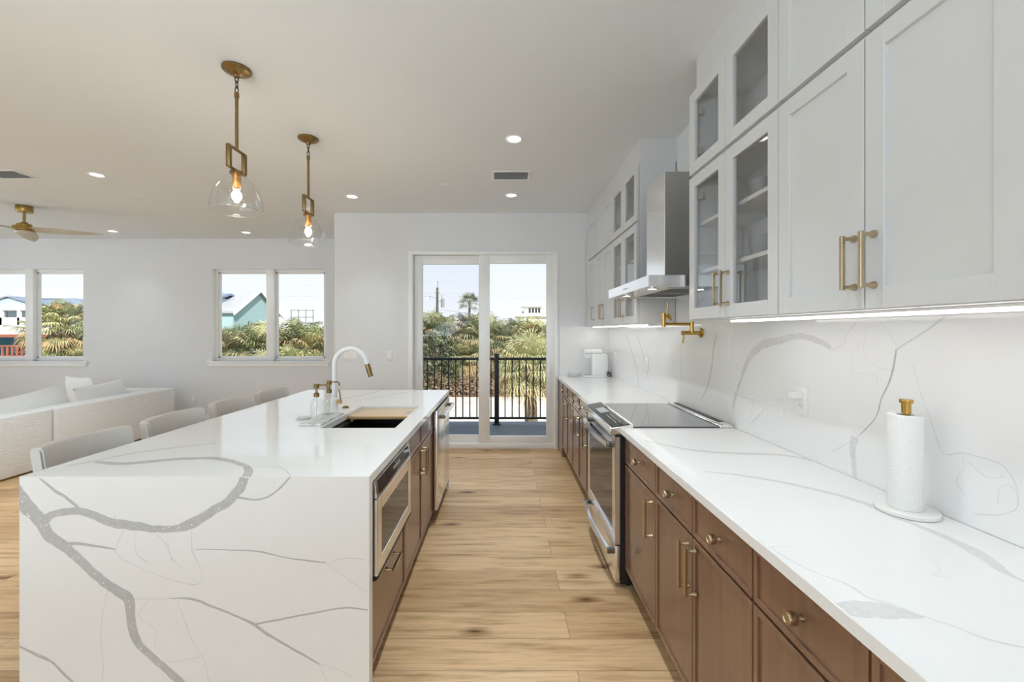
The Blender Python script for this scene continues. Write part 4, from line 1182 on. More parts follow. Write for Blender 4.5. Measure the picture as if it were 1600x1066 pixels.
# ------------------------------------------------------------------ counter-top objects
# paper towel holder
PX, PY = 1.2175, 1.2755
r = thing('paper_towel_holder', 'white stone paper towel stand with brass top knob on the counter', 'paper towel holder', (PX, PY, 0.9145))
link('base', MB().m('white_ceramic').lathe([(0, 0), (0.072, 0), (0.0755, 0.003), (0.0755, 0.012), (0.073, 0.014), (0, 0.014)], (PX, PY, 0.9145), 48), r)
mb = MB().m('gold_brass')
mb.cyl((PX, PY, 0.9285), (PX, PY, 1.234), 0.0085, seg=18)
mb.lathe([(0, 0), (0.0115, 0), (0.0115, 0.03), (0.016, 0.031), (0.0165, 0.033), (0.0165, 0.040), (0.016, 0.042), (0, 0.042)], (PX, PY, 1.212), 28)
link('rod', mb, r)
link('paper_roll', MB().m('paper').lathe([(0.020, 0), (0.0405, 0), (0.0415, 0.003), (0.0415, 0.276), (0.0405, 0.279), (0.020, 0.279)], (PX - 0.004, PY, 0.929), 48, close=True).quad((PX - 0.0455, PY - 0.004, 0.93), (PX - 0.0425, PY - 0.016, 0.93), (PX - 0.0425, PY - 0.016, 1.205), (PX - 0.0455, PY - 0.004, 1.205)), r)

# coffee maker
r = thing('coffee_maker', 'white single-serve coffee maker in the counter corner', 'coffee maker', (1.12, 5.05, 0.9145))
cx, cy = 1.115, 5.055
link('base', MB().m('white_plastic').box(cx - 0.165, cx + 0.11, cy - 0.06, cy + 0.06, 0.9145, 0.935, 0.008, 3), r)
link('tower', MB().m('white_plastic').box(cx - 0.06, cx + 0.11, cy - 0.058, cy + 0.058, 0.935, 1.195, 0.012, 3).box(cx + 0.035, cx + 0.13, cy - 0.045, cy + 0.05, 0.915, 1.185, 0.01, 3), r)
hd = MB().m('white_plastic').box(cx - 0.155, cx + 0.06, cy - 0.06, cy + 0.06, 1.195, 1.245, 0.012, 3)
hd.box(cx - 0.15, cx - 0.061, cy - 0.045, cy + 0.045, 1.14, 1.196, 0.012, 3)
link('brew_head', hd, r)
link('drip_grate', MB().m('grey_plastic').box(cx - 0.15, cx - 0.065, cy - 0.045, cy + 0.045, 0.935, 0.9365), r, smooth=0)
cb = MB().m('black_plastic')
pts = [(1.245, 5.02, 0.99)] + [(1.255 + 0.022 * math.cos(a * 1.1), 4.985 + 0.03 * math.sin(a), 0.945 + 0.025 * math.sin(a * 0.7) + 0.006 * a / 6) for a in [k * 0.5 for k in range(30)]]
cb.tube(pts, 0.004, 8)
tag(link('power_cord', cb), 'coiled black power cord behind the coffee maker', 'cord')
cup_ = tag(link('bowl', MB().m('white_ceramic').lathe([(0, 0), (0.04, 0), (0.045, 0.004), (0.085, 0.05), (0.083, 0.052), (0.04, 0.008), (0, 0.007)], (0.86, 5.12, 0.9145), 32)), 'low white bowl against the end wall splash', 'bowl')

# outlets and switches
def plate_x(name, label, y, z, w=0.07, h=0.115, rockers=1, outlet=True):
    r = thing(name, label, name.replace('_', ' '), (1.304, y, z))
    link('cover_plate', MB().m('white_plastic').box(1.3015, 1.3065, y - w / 2, y + w / 2, z - h / 2, z + h / 2, 0.0015, 2), r)
    if outlet:
        link('socket', MB().m('white_enamel').box(1.2995, 1.302, y - 0.017, y + 0.017, z - 0.034, z + 0.034, 0.001, 1), r)
        sl = MB().m('black_plastic')
        for dz in (-0.019,):
            for dy in (-0.006, 0.006): sl.box(1.2992, 1.2996, y + dy - 0.001, y + dy + 0.001, z + dz - 0.004, z + dz + 0.004)
            sl.lathe([(0, 0), (0.002, 0)], (1.2992, y, z + dz - 0.010), 8, 'X')
        link('slots', sl, r, smooth=0)
    else:
        link('rocker', MB().m('white_enamel').box(1.2995, 1.302, y - 0.016, y + 0.016, z - 0.033, z + 0.033, 0.001, 1), r)
    return r
plate_x('wall_outlet', 'white outlet with a plugged-in charger on the veined splash', 1.845, 1.157, 0.075, 0.125)
plate_x('wall_outlet', 'white outlet on the splash beyond the cooktop', 3.83, 1.165)
plate_x('wall_outlet', 'white outlet on the splash beside the coffee maker', 4.90, 1.165)
r = thing('usb_charger', 'white usb charger plugged into the outlet with its cable', 'charger', (1.28, 1.85, 1.16))
link('plug_block', MB().m('white_plastic').box(1.252, 1.299, 1.829, 1.861, 1.168, 1.196, 0.004, 3), r)
pts = [(1.303 - 0.0045, p[1], p[2]) for p in CABLE]
pts[0] = (1.20, pts[0][1], 1.517); pts[1] = (1.27, pts[1][1], 1.49)
P = [Vector(p) for p in pts] + [Vector((1.262, 1.870, 1.182)), Vector((1.258, 1.858, 1.182))]
sm = []
for i in range(len(P) - 1):
    p0, p1, p2, p3 = P[max(i - 1, 0)], P[i], P[i + 1], P[min(i + 2, len(P) - 1)]
    for k in range(5):
        t = k / 5
        sm.append(0.5 * ((2 * p1) + (p2 - p0) * t + (2 * p0 - 5 * p1 + 4 * p2 - p3) * t * t + (3 * p1 - p0 - 3 * p2 + p3) * t ** 3))
sm.append(P[-1])
link('cable', MB().m('white_plastic').tube(sm, 0.0024, 8), r)

def plate_y(label, x, y, z, w, n, name='light_switch'):
    r = thing(name, label, 'switch' if name == 'light_switch' else 'outlet', (x, y - 0.003, z))
    link('cover_plate', MB().m('white_plastic').box(x - w / 2, x + w / 2, y - 0.006, y - 0.0005, z - 0.057, z + 0.057, 0.0015, 2), r)
    for k in range(n):
        xx = x + (k - (n - 1) / 2) * 0.046
        if name == 'light_switch':
            link('rocker', MB().m('white_enamel').box(xx - 0.0165, xx + 0.0165, y - 0.0095, y - 0.006, z - 0.033, z + 0.033, 0.001, 1), r)
        else:
            link('socket', MB().m('white_enamel').box(xx - 0.017, xx + 0.017, y - 0.0085, y - 0.006, z - 0.034, z + 0.034, 0.001, 1), r)
plate_y('wide white switch plate with three rockers framed by the faucet arch', -1.885, YK, 1.158, 0.163, 3)
plate_y('single white light switch between faucet and sliding door', -1.406, YK, 1.158, 0.072, 1)
plate_y('low white outlet under the window with the teal gable', -4.89, YL, 0.386, 0.072, 1, 'wall_outlet')

# pot filler
fy, fz = 2.783, 1.449
r = thing('pot_filler', 'brass folding pot filler on the splash beneath the hood', 'faucet', (1.29, fy, fz))
mb = MB().m('gold_brass')
mb.lathe([(0, 0), (0.032, 0), (0.032, -0.006), (0.028, -0.010), (0.014, -0.012), (0.0125, -0.022)], (1.3065, fy, fz), 28, 'X')
mb.cyl((1.29, fy, fz), (1.185, fy, fz), 0.0125, seg=18)
mb.cyl((1.185, fy, fz), (1.178, fy, fz), 0.0145, seg=18)
link('wall_valve', mb, r)
mb = MB().m('gold_brass')
mb.tube([(1.190, fy, fz - 0.004), (1.188, fy - 0.002, fz - 0.035), (1.182, fy - 0.003, fz - 0.068)], [0.0045, 0.005, 0.006], 12)
link('lever', mb, r)
mb = MB().m('gold_brass')
mb.cyl((1.243, fy, fz), (1.243, fy, fz + 0.075), 0.0135, seg=18)
mb.cyl((1.243, fy, fz + 0.058), (1.063, fy, fz + 0.058), 0.0095, seg=16)
mb.cyl((1.058, fy, fz + 0.040), (1.058, fy, fz + 0.132), 0.0135, seg=18)
link('lower_arm', mb, r)
mb = MB().m('gold_brass')
mb.cyl((1.058, fy, fz + 0.112), (1.125, fy + 0.075, fz + 0.112), 0.0095, seg=16)
mb.cyl((1.098, fy + 0.045, fz + 0.095), (1.098, fy + 0.045, fz + 0.130), 0.0165, seg=18)
mb.tube([(1.125, fy + 0.075, fz + 0.112), (1.135, fy + 0.086, fz + 0.108), (1.138, fy + 0.09, fz + 0.085)], 0.0095, 14)
link('upper_arm', mb, r)
mb = MB().m('gold_brass')
mb.tube([(1.098, fy + 0.045, fz + 0.128), (1.103, fy + 0.045, fz + 0.205)], [0.0045, 0.0065], 12)
link('lever', mb, r)

# ------------------------------------------------------------------ ceiling fittings
GP = 'glass dome pendants over the island'
def pendant(label, x, y):
    r = thing('pendant_light', label, 'pendant light', (x, y, 2.12), GP)
    Z = CEIL
    mb = MB().m('antique_brass')
    mb.lathe([(0, -0.0005), (0.072, -0.0005), (0.074, -0.004), (0.074, -0.010), (0.069, -0.015), (0.060, -0.017), (0.045, -0.027), (0.026, -0.036), (0.017, -0.040), (0.015, -0.047), (0, -0.048)], (x, y, Z), 40)
    link('canopy', mb, r)
    ch = MB().m('chain_dark')
    for k in range(3):
        zc = Z - 0.058 - k * 0.030
        pts = []
        for j in range(13):
            a = 2 * PI * j / 12
            u, v = 0.009 * math.cos(a), 0.021 * math.sin(a)
            pts.append((x + (u if k % 2 == 0 else 0), y + (0 if k % 2 == 0 else u), zc + v))
        ch.tube(pts, 0.0028, 8, False)
    link('chain', ch, r)
    mb = MB().m('antique_brass')
    mb.lathe([(0, 2.792), (0.011, 2.792), (0.0125, 2.785), (0.0125, 2.765), (0.0088, 2.762), (0.0088, 2.475), (0, 2.475)], (x, y, 0), 20)
    link('rod', mb, r)
    bz0, bz1 = 2.352, 2.478
    hw, ty, wx = 0.068, 0.011, 0.0165
    mb = MB().m('antique_brass')
    mb.box(x - wx / 2, x + wx / 2, y - hw - ty, y + hw + ty, bz1 - 0.010, bz1, 0.0015, 1)
    mb.box(x - wx / 2, x + wx / 2, y - hw - ty, y + hw + ty, bz0, bz0 + 0.010, 0.0015, 1)
    for s in (-1, 1):
        mb.box(x - wx * 0.7, x + wx * 0.7, y + s * hw - ty, y + s * hw + ty, bz0 + 0.002, bz1 - 0.002, 0.003, 2)
    mb.cyl((x, y, bz0), (x, y, bz0 - 0.014), 0.034, 0.036, 24)
    link('yoke', mb, r)
    link('socket', MB().m('bright_copper').lathe([(0, 2.345), (0.021, 2.345), (0.021, 2.275), (0.017, 2.262), (0, 2.262)], (x, y, 0), 24), r)
    zc = 2.216
    bl = MB().m('shade_glass').lathe([(0.013, 2.268), (0.016, 2.258)] + [(0.044 * math.sin(a), zc + 0.044 * math.cos(a)) for a in [0.42 + (PI - 0.42) * k / 14 for k in range(14)]] + [(0, zc - 0.044)], (x, y, 0), 28)
    bo = link('bulb', bl, r)
    link('glowing_core', MB().m('bulb_glow').ball((x, y, zc), 0.027, 20, 12, 1, 1, 1.15), bo)
    # glass dome with a bell neck
    prof = [(0.027, 2.352), (0.030, 2.340), (0.036, 2.334)]
    for k in range(0, 15):
        a = 0.30 + (PI / 2 - 0.30) * k / 14
        prof.append((0.1315 * math.sin(a) ** 1.04, 2.140 + 0.196 * math.cos(a)))
    prof += [(0.132, 2.134), (0.131, 2.130)]
    gm = MB().m('shade_glass').lathe(prof, (x, y, 0), 56)
    link('glass_shade', gm, r, smooth=60)
    rim = MB().m('shade_glass')
    rim.tube([(x + 0.131 * math.cos(2 * PI * k / 56), y + 0.131 * math.sin(2 * PI * k / 56), 2.130) for k in range(57)], 0.0022, 8, False)
    link('shade_rim', rim, r, smooth=60)
    d = bpy.data.lights.new('pendant_bulb', 'POINT')
    d.energy = 4.0; d.color = (1.0, 0.80, 0.55); d.shadow_soft_size = 0.045
    lo = bpy.data.objects.new('pendant_bulb', d); lo.location = (x, y, zc - 0.10); COL.objects.link(lo)
pendant('brass and clear glass pendant above the bold-veined island end', -1.488, 2.36)
pendant('brass and clear glass pendant over the island sink side', -1.478, 3.206)

def can(label, x, y, power=1.0):
    r = thing('recessed_light', label, 'ceiling light', (x, y, CEIL - 0.008), 'recessed can lights')
    link('trim_ring', MB().m('trim_white').lathe([(0.048, -0.002), (0.062, -0.008), (0.070, -0.004), (0.070, -0.0005)], (x, y, CEIL), 32), r)
    link('lens', MB().m('can_glow').lathe([(0, -0.003), (0.049, -0.003)], (x, y, CEIL), 32), r)
    add_light('can_lamp', 'AREA', (x, y, CEIL - 0.012), (0, 0, 0), CAN_W * power, (0.86, 0.955, 1.0), 0.09, spread=math.radians(85), shape='DISK')
can('recessed ceiling light closer to the tall cabinets than the air vent', 0.083, 3.217)
can('recessed ceiling light between air vent and sliding door', 0.09, 4.546, 0.6)
can('recessed ceiling light between the big pendant and the fan', -3.80, 3.952, 2.0)
can('recessed ceiling light just past the second pendant shade', -1.64, 4.59, 0.4)
can('recessed ceiling light beside the long fan blade tip', -5.70, 6.17, 0.2)
can('recessed ceiling light over the window with the teal gable', -3.80, 6.25, 0.2)
for x, y, pw_ in ((0.083, 1.6, 1), (0.083, 0.5, 0.22), (-1.64, 0.4, 0.3), (-3.8, 1.6, 2.0), (-6.6, 1.6, 1.4), (-7.6, 4.0, 1), (-3.8, -1.6, 1), (-0.6, -2.4, 0.6), (-6.6, -2.2, 1)):
    can('recessed ceiling light out past the picture edge', x, y, pw_)

def ceiling_vent(label, x, y, w, h):
    r = thing('air_vent', label, 'vent', (x, y, CEIL - 0.008), 'ceiling air vents')
    fm = MB().m('trim_white')
    t = 0.022
    z0, z1 = CEIL - 0.008, CEIL - 0.0005
    fm.box(x - w / 2, x + w / 2, y - h / 2, y - h / 2 + t, z0, z1, 0.002, 1); fm.box(x - w / 2, x + w / 2, y + h / 2 - t, y + h / 2, z0, z1, 0.002, 1)
    fm.box(x - w / 2, x - w / 2 + t, y - h / 2 + t, y + h / 2 - t, z0, z1, 0.002, 1); fm.box(x + w / 2 - t, x + w / 2, y - h / 2 + t, y + h / 2 - t, z0, z1, 0.002, 1)
    link('frame', fm, r)
    sl = MB().m('vent_dark').box(x - w / 2 + t, x + w / 2 - t, y - h / 2 + t, y + h / 2 - t, z1 - 0.001, z1)
    sl.m('trim_white')
    n = 10
    for k in range(n):
        yy = y - h / 2 + t + (h - 2 * t) * (k + 0.5) / n
        sl.hexa([(x - w / 2 + t, yy - 0.004, z0 + 0.001), (x + w / 2 - t, yy - 0.004, z0 + 0.001), (x + w / 2 - t, yy - 0.003, z0 + 0.001), (x - w / 2 + t, yy - 0.003, z0 + 0.001),
                 (x - w / 2 + t, yy + 0.003, z1 - 0.001), (x + w / 2 - t, yy + 0.003, z1 - 0.001), (x + w / 2 - t, yy + 0.004, z1 - 0.001), (x - w / 2 + t, yy + 0.004, z1 - 0.001)])
    link('louvre', sl, r, smooth=0)
ceiling_vent('white louvred ceiling vent in line with the kitchen aisle', 0.075, 3.97, 0.36, 0.235)
ceiling_vent('white louvred ceiling vent above the ceiling fan', -4.62, 3.94, 0.36, 0.235)
def dome(name, label, cat, x, y, r_, h, matname='white_plastic'):
    return tag(link(name, MB().m(matname).lathe([(0, -h), (r_ * 0.6, -h), (r_ * 0.92, -h * 0.7), (r_, -h * 0.3), (r_, -0.0005), (0, -0.0005)], (x, y, CEIL), 28)), label, cat)
dome('sprinkler_cover', 'flat white sprinkler cover plate between pendant and air vent', 'sprinkler', -0.57, 4.21, 0.042, 0.006, 'trim_white')
dome('sprinkler_cover', 'flat white sprinkler cover plate toward the ceiling fan', 'sprinkler', -3.92, 4.55, 0.042, 0.006, 'trim_white')
dome('smoke_detector', 'small round white smoke detector behind the second pendant', 'smoke detector', -2.30, 5.05, 0.065, 0.032)

# ceiling fan
fx, fy_ = -5.60, 4.94
r = thing('ceiling_fan', 'three-blade ceiling fan with brass motor and pale wood blades', 'fan', (fx, fy_, 2.60))
link('canopy', MB().m('fan_brass').lathe([(0, -0.0005), (0.073, -0.0005), (0.075, -0.004), (0.075, -0.068), (0.071, -0.074), (0, -0.074)], (fx, fy_, CEIL), 36), r)
link('downrod', MB().m('fan_brass').cyl((fx, fy_, CEIL - 0.07), (fx, fy_, 2.705), 0.0135, seg=18), r)
link('motor', MB().m('fan_brass').lathe([(0, 2.735), (0.028, 2.735), (0.034, 2.722), (0.060, 2.716), (0.066, 2.708), (0.066, 2.688), (0.095, 2.684), (0.098, 2.676), (0.098, 2.642), (0.09, 2.632), (0, 2.630)], (fx, fy_, 0), 36), r)
link('lower_cap', MB().m('fan_wood').lathe([(0, 2.630), (0.085, 2.629), (0.075, 2.602), (0.04, 2.592), (0, 2.590)], (fx, fy_, 0), 32), r)
for ang in (12, 132, 252):
    a = math.radians(ang)
    bl = MB().m('fan_wood')
    n = 18
    d_ = Vector((math.cos(a), math.sin(a), 0)); s_ = Vector((-math.sin(a), math.cos(a), 0))
    top, bot = [], []
    for k in range(n + 1):
        t = k / n
        rad = 0.07 + 0.70 * t
        hw = 0.050 + 0.026 * math.sin(PI * min(1, t * 1.25) ** 0.8) - (0.052 * max(0, (t - 0.75) / 0.25) ** 2.2)
        hw = max(hw, 0.012)
        tw = -math.radians(17 - 9 * t)
        zc = 2.652 - 0.018 * t
        row_t, row_b = [], []
        for u in (-1, -0.5, 0, 0.5, 1):
            p = Vector((fx, fy_, zc)) + d_ * rad + s_ * (u * hw) * math.cos(tw) + Vector((0, 0, 1)) * (u * hw * math.sin(tw))
            th = 0.007 * (1 - 0.75 * u * u)
            row_t.append(bl.bm.verts.new(p + Vector((0, 0, th)))); row_b.append(bl.bm.verts.new(p - Vector((0, 0, th))))
        top.append(row_t); bot.append(row_b)
    for k in range(n):
        for j in range(4):
            bl.face([top[k][j], top[k][j + 1], top[k + 1][j + 1], top[k + 1][j]])
            bl.face([bot[k][j], bot[k + 1][j], bot[k + 1][j + 1], bot[k][j + 1]])
        bl.face([top[k][0], top[k + 1][0], bot[k + 1][0], bot[k][0]]); bl.face([top[k][4], bot[k][4], bot[k + 1][4], top[k + 1][4]])
    bl.face(top[0] + bot[0][::-1]); bl.face(top[-1][::-1] + bot[-1])
    link('blade', bl, r, smooth=60)

# ------------------------------------------------------------------ balcony
mb = MB().m('deck_grey').box(-2.05, 4.0, YK + 0.17, 6.95, -0.22, -0.022)
struct('floor_balcony', mb, 'grey balcony deck beyond the sliding door', cat='floor')
ry = 6.74
r = thing('balcony_railing', 'dark metal balcony railing beyond the sliding glass door', 'railing', (0, ry, -0.022))
mb = MB().m('dark_bronze').box(-2.0, 3.9, ry - 0.022, ry + 0.022, 1.000, 1.042, 0.006)
link('top_rail', mb, r)
link('bottom_rail', MB().m('dark_bronze').box(-2.0, 3.9, ry - 0.016, ry + 0.016, 0.060, 0.092, 0.004), r)
for px_ in (-1.93, -0.10, 1.72, 3.82):
    p = MB().m('dark_bronze').box(px_ - 0.036, px_ + 0.036, ry - 0.036, ry + 0.036, -0.022, 1.085, 0.005)
    p.box(px_ - 0.042, px_ + 0.042, ry - 0.042, ry + 0.042, 1.085, 1.10, 0.006)
    p.box(px_ - 0.062, px_ + 0.062, ry - 0.062, ry + 0.062, -0.022, -0.008, 0.003)
    link('post', p, r)
x = -1.88
while x < 3.8:
    if min(abs(x - q) for q in (-1.93, -0.10, 1.72, 3.82)) > 0.05:
        link('baluster', MB().m('dark_bronze').box(x - 0.0085, x + 0.0085, ry - 0.0085, ry + 0.0085, 0.088, 1.004), r, smooth=0)
    x += 0.1125
r2 = r

# ------------------------------------------------------------------ outside: ground, road, planting, houses
GZ = -3.0
struct('ground_outside', MB().m('dry_grass').box(-90, 60, 7.2, 160, GZ - 0.5, GZ), 'dry grass ground below the balcony', cat='ground')
struct('road_outside', MB().m('sand_road').box(-90, 60, 17.0, 28.6, GZ, GZ + 0.02), 'pale sandy road below the balcony', cat='road')

def palm_crown(mb, c, R_, n, seed, dry=0.25, pale=0.3, low=-0.9, leafw=0.026, fanr=0.47):
    rnd = random.Random(seed)
    for i in range(n):
        t = (i + 0.5) / n
        az = i * 2.39996 + rnd.uniform(-0.25, 0.25)
        el = 1.35 - (1.35 - low) * t ** 0.85 + rnd.uniform(-0.15, 0.15)
        d = Vector((math.cos(az) * math.cos(el), math.sin(az) * math.cos(el), math.sin(el)))
        pl = R_ * rnd.uniform(0.45, 0.62) * (1.0 + 0.5 * (0.47 - fanr))
        fan = R_ * fanr * rnd.uniform(0.85, 1.15)
        p0 = Vector(c)
        p1 = p0 + d * pl - Vector((0, 0, 0.06 * R_))
        s = d.cross(Vector((0, 0, 1)))
        if s.length < 0.05: s = Vector((1, 0, 0))
        s.normalize()
        up = s.cross(d).normalized()
        q = rnd.random()
        mn = 'leaf_dry' if (el < -0.25 and q < 0.75) or q < dry * 0.5 else ('leaf_pale' if q < dry * 0.5 + pale else 'leaf_green')
        mb.m(mn)
        w = 0.012 * R_
        a, b2 = p0 + s * w, p0 - s * w
        mb.quad(a, b2, p1 - s * w, p1 + s * w)
        m_ = 19
        for j in range(m_):
            an = (j / (m_ - 1) - 0.5) * math.radians(230)
            dd = (d * math.cos(an) + s * math.sin(an)).normalized()
            L = fan * (1 - 0.28 * abs(an) / 2.0) * rnd.uniform(0.85, 1.1)
            sd = dd.cross(up).normalized()
            ww = leafw * R_ * 0.62
            mid = p1 + dd * L * 0.55 + up * 0.05 * R_
            tip = p1 + dd * L - Vector((0, 0, L * rnd.uniform(0.15, 0.42)))
            v = [mb.bm.verts.new(z) for z in (p1, mid + sd * ww, mid - sd * ww, tip)]
            mb.face([v[0], v[2], v[1]]); mb.face([v[1], v[2], v[3]])

def bush_mesh(mb, n, seed, rx, rz, mats_, size=0.16):
    rnd = random.Random(seed)
    for i in range(n):
        u = rnd.uniform(0, 2 * PI); v = math.acos(rnd.uniform(-0.2, 1)); k = rnd.uniform(0.55, 1.0)
        p = Vector((rx * k * math.cos(u) * math.sin(v), rx * k * math.sin(u) * math.sin(v), max(0.02, rz * k * math.cos(v))))
        d = Vector((rnd.uniform(-1, 1), rnd.uniform(-1, 1), rnd.uniform(-0.4, 1.2))).normalized()
        s = d.cross(Vector((rnd.uniform(-1, 1), rnd.uniform(-1, 1), 0.3))).normalized()
        L = size * rnd.uniform(0.6, 1.4)
        mb.m(rnd.choice(mats_))
        mb.poly([p, p + d * L * 0.5 + s * L * 0.22, p + d * L, p + d * L * 0.5 - s * L * 0.22])

# prototypes: a fan palm with its skirt, each then copied
def make_palm(seed, R_, th, n=44, label='', grp='', dry=0.25, pale=0.3, low=-0.9, tr=0.16, name='palm_tree', leafw=0.026, fanr=0.47):
    r = thing(name, label, 'palm', (0, 0, 0), grp)
    mb = MB()
    palm_crown(mb, (0, 0, th), R_, n, seed, dry, pale, low, leafw, fanr)
    link('crown', mb, r, smooth=0, recalc=False)
    tb = MB().m('palm_bark')
    tb.tube([(0, 0, -0.02), (0.02, 0, th * 0.4), (-0.02, 0.01, th * 0.75), (0, 0, th + 0.1)], [tr * 1.15, tr, tr * 0.95, tr * 1.1], 12)
    link('trunk', tb, r)
    return r

ROW = 'fan palms in the planting across the road'
LROW = 'fan palm in the dense planting across the sandy road'
protos = [make_palm(s, 1.75, 2.2, 74, LROW, ROW, 0.35, 0.35, -1.2, leafw=0.022, fanr=0.40) for s in (3, 11, 29)]
# each row: x, distance, ground lift of the crown, scale
spots = []
rnd = random.Random(5)
for k in range(9):                       # back rank behind the sliding door
    spots.append((-7.6 + k * 1.55 + rnd.uniform(-0.3, 0.3), 32.5 + rnd.uniform(-0.6, 0.8), 1.60 + rnd.uniform(-0.12, 0.12)))
spots.append((-2.3, 33.6, 1.78))
for k in range(8):                       # middle rank
    spots.append((-6.6 + k * 1.6 + rnd.uniform(-0.3, 0.3), 31.0 + rnd.uniform(-0.4, 0.4), 1.08 + rnd.uniform(-0.1, 0.14)))
for x, y, sc in ((-13.9, 22.5, 1.32), (-12.3, 22.0, 1.30), (-11.0, 23.0, 1.36), (-9.6, 22.2, 1.30), (-8.3, 22.6, 1.28), (-15.5, 23.0, 1.28),
                 (-13.0, 20.6, 0.95), (-11.6, 20.4, 0.92), (-10.2, 20.5, 1.0), (-8.8, 20.6, 0.95), (-7.6, 20.8, 0.95), (-14.4, 20.9, 0.95)):
    spots.append((x, y, sc * 1.09))
protos_used = [False] * 3
for i, (x, y, sc) in enumerate(spots):
    k = i % 3
    o = protos[k] if not protos_used[k] else copy_tree(protos[k])
    protos_used[k] = True
    o.location = (x, y, GZ)
    o.scale = (sc * 0.95, sc * 0.95, sc)
    o.rotation_euler = (0, 0, i * 2.1)
def place(o, x, y, sc=1.0, rz=0.0, z=GZ):
    o.location = (x, y, z); o.scale = (sc,) * 3; o.rotation_euler = (0, 0, rz); return o
place(make_palm(71, 1.35, 4.55, 170, 'leafy fan palm close outside the window with the blue house', '', 0.45, 0.35, -1.45, 0.22, leafw=0.022, fanr=0.30), -14.8, 14.2)
place(make_palm(72, 1.0, 3.35, 90, 'lower fan palm filling the window beneath the tall leafy palm', '', 0.3, 0.2, -1.3, 0.2, leafw=0.022, fanr=0.32), -13.65, 13.9, 1.0, 1.0)
place(make_palm(73, 1.10, 2.2, 60, 'squat palm at the foot of the leafy window palm', '', 0.2, 0.2, -1.2, 0.2, leafw=0.022, fanr=0.32), -14.7, 13.6, 1.0, 2.0)
place(make_palm(81, 1.45, 3.35, 110, 'bright yellow-green palm with stout trunk just past the balcony railing', '', 0.1, 0.85, -0.72, 0.20, leafw=0.016, fanr=0.42), 0.86, 13.0)
place(make_palm(91, 1.25, 6.9, 26, 'tall slim palm rising above the planting near the utility pole', '', 0.1, 0.1, -0.4, 0.09), -2.85, 36.0)
place(make_palm(95, 1.9, 3.6, 52, 'pale shaggy palm at the sliding door edge of the planting', '', 0.6, 0.5, -1.2, 0.2), 3.6, 30.0)
# dark leafy tree and rust-coloured shrubs
def bush(label, grp, x, y, n, seed, rx, rz, mats_, size, name='shrub', cat='shrub', z=GZ):
    mb = MB()
    bush_mesh(mb, n, seed, rx, rz, mats_, size)
    o = link(name, mb, base=(0, 0, 0), smooth=0, recalc=False)
    o.location = (x, y, z)
    return tag(o, label, cat, grp)
bush('dark rounded tree in the planting below the utility pole', None, -4.4, 30.2, 2600, 1, 1.7, 4.6, ['leaf_deep', 'leaf_deep', 'leaf_green'], 0.26, 'shade_tree', 'tree')
bush('grey-green drooping tree at the planting end beside the utility pole', None, -6.3, 31.2, 2400, 2, 1.5, 5.2, ['leaf_deep', 'leaf_green', 'leaf_dry'], 0.30, 'shade_tree', 'tree')
GR = 'rust-brown shrubs at the road edge'
for k in range(8):
    bush('rust-brown shrub along the road edge below the palms', GR, -6.6 + k * 0.95 + (k % 3) * 0.1, 29.2 + 0.2 * (k % 2), 900, 20 + k, 0.75, 1.25 + 0.2 * (k % 3), ['leaf_rust', 'leaf_rust', 'leaf_dry'], 0.17)
GD = 'green shrubs at the road edge'
for k in range(5):
    bush('low green shrub along the road edge below the palms', GD, 0.6 + k * 0.95, 29.3, 800, 40 + k, 0.8, 1.2, ['leaf_green', 'leaf_pale', 'leaf_dry'], 0.2)
GS = 'dark shrubs under the window palms'
for k in range(8):
    bush('dark shrub filling beneath the palms outside the teal-gable window', GS, -14.6 + k * 1.0, 19.4 + 0.2 * (k % 2), 900, 60 + k, 0.9, 2.0, ['leaf_deep', 'leaf_green', 'leaf_rust', 'leaf_dry'], 0.24)
bush('dense dark shrub behind the leafy palm outside the window with the blue house', None, -16.1, 15.9, 6500, 99, 1.35, 5.1, ['leaf_deep', 'leaf_green', 'leaf_deep', 'leaf_dry'], 0.26)
GF = 'tall dark shrubs closing the planting behind the palms'
for k in range(10):
    bush('tall dark shrub closing the planting behind the palms', GF, -8.2 + k * 1.45, 33.6, 1300, 80 + k, 1.2, 4.4, ['leaf_deep', 'leaf_green', 'leaf_pale'], 0.34)

def prism_roof(mb, matname, x0, x1, y0, y1, z0, z1, along='X', over=0.3):
    mb.m(matname)
    if along == 'X':
        ym = (y0 + y1) / 2
        k = (z1 - z0) / (ym - y0)
        a0, a1, zz = y0 - over, y1 + over, z0 - over * k
        t = 0.12
        for s0, s1 in ((a0, ym), (ym, a1)):
            za = zz if s0 == a0 else z1
            zb = z1 if s0 == a0 else zz
            mb.hexa([(x0 - over, s0, za), (x1 + over, s0, za), (x1 + over, s1, zb), (x0 - over, s1, zb), (x0 - over, s0, za + t), (x1 + over, s0, za + t), (x1 + over, s1, zb + t), (x0 - over, s1, zb + t)])
    else:
        xm = (x0 + x1) / 2
        k = (z1 - z0) / (xm - x0)
        a0, a1, zz = x0 - over, x1 + over, z0 - over * k
        t = 0.12
        for s0, s1 in ((a0, xm), (xm, a1)):
            za = zz if s0 == a0 else z1
            zb = z1 if s0 == a0 else zz
            mb.hexa([(s0, y0 - over, za), (s1, y0 - over, zb), (s1, y1 + over, zb), (s0, y1 + over, za), (s0, y0 - over, za + t), (s1, y0 - over, zb + t), (s1, y1 + over, zb + t), (s0, y1 + over, za + t)])
    return mb

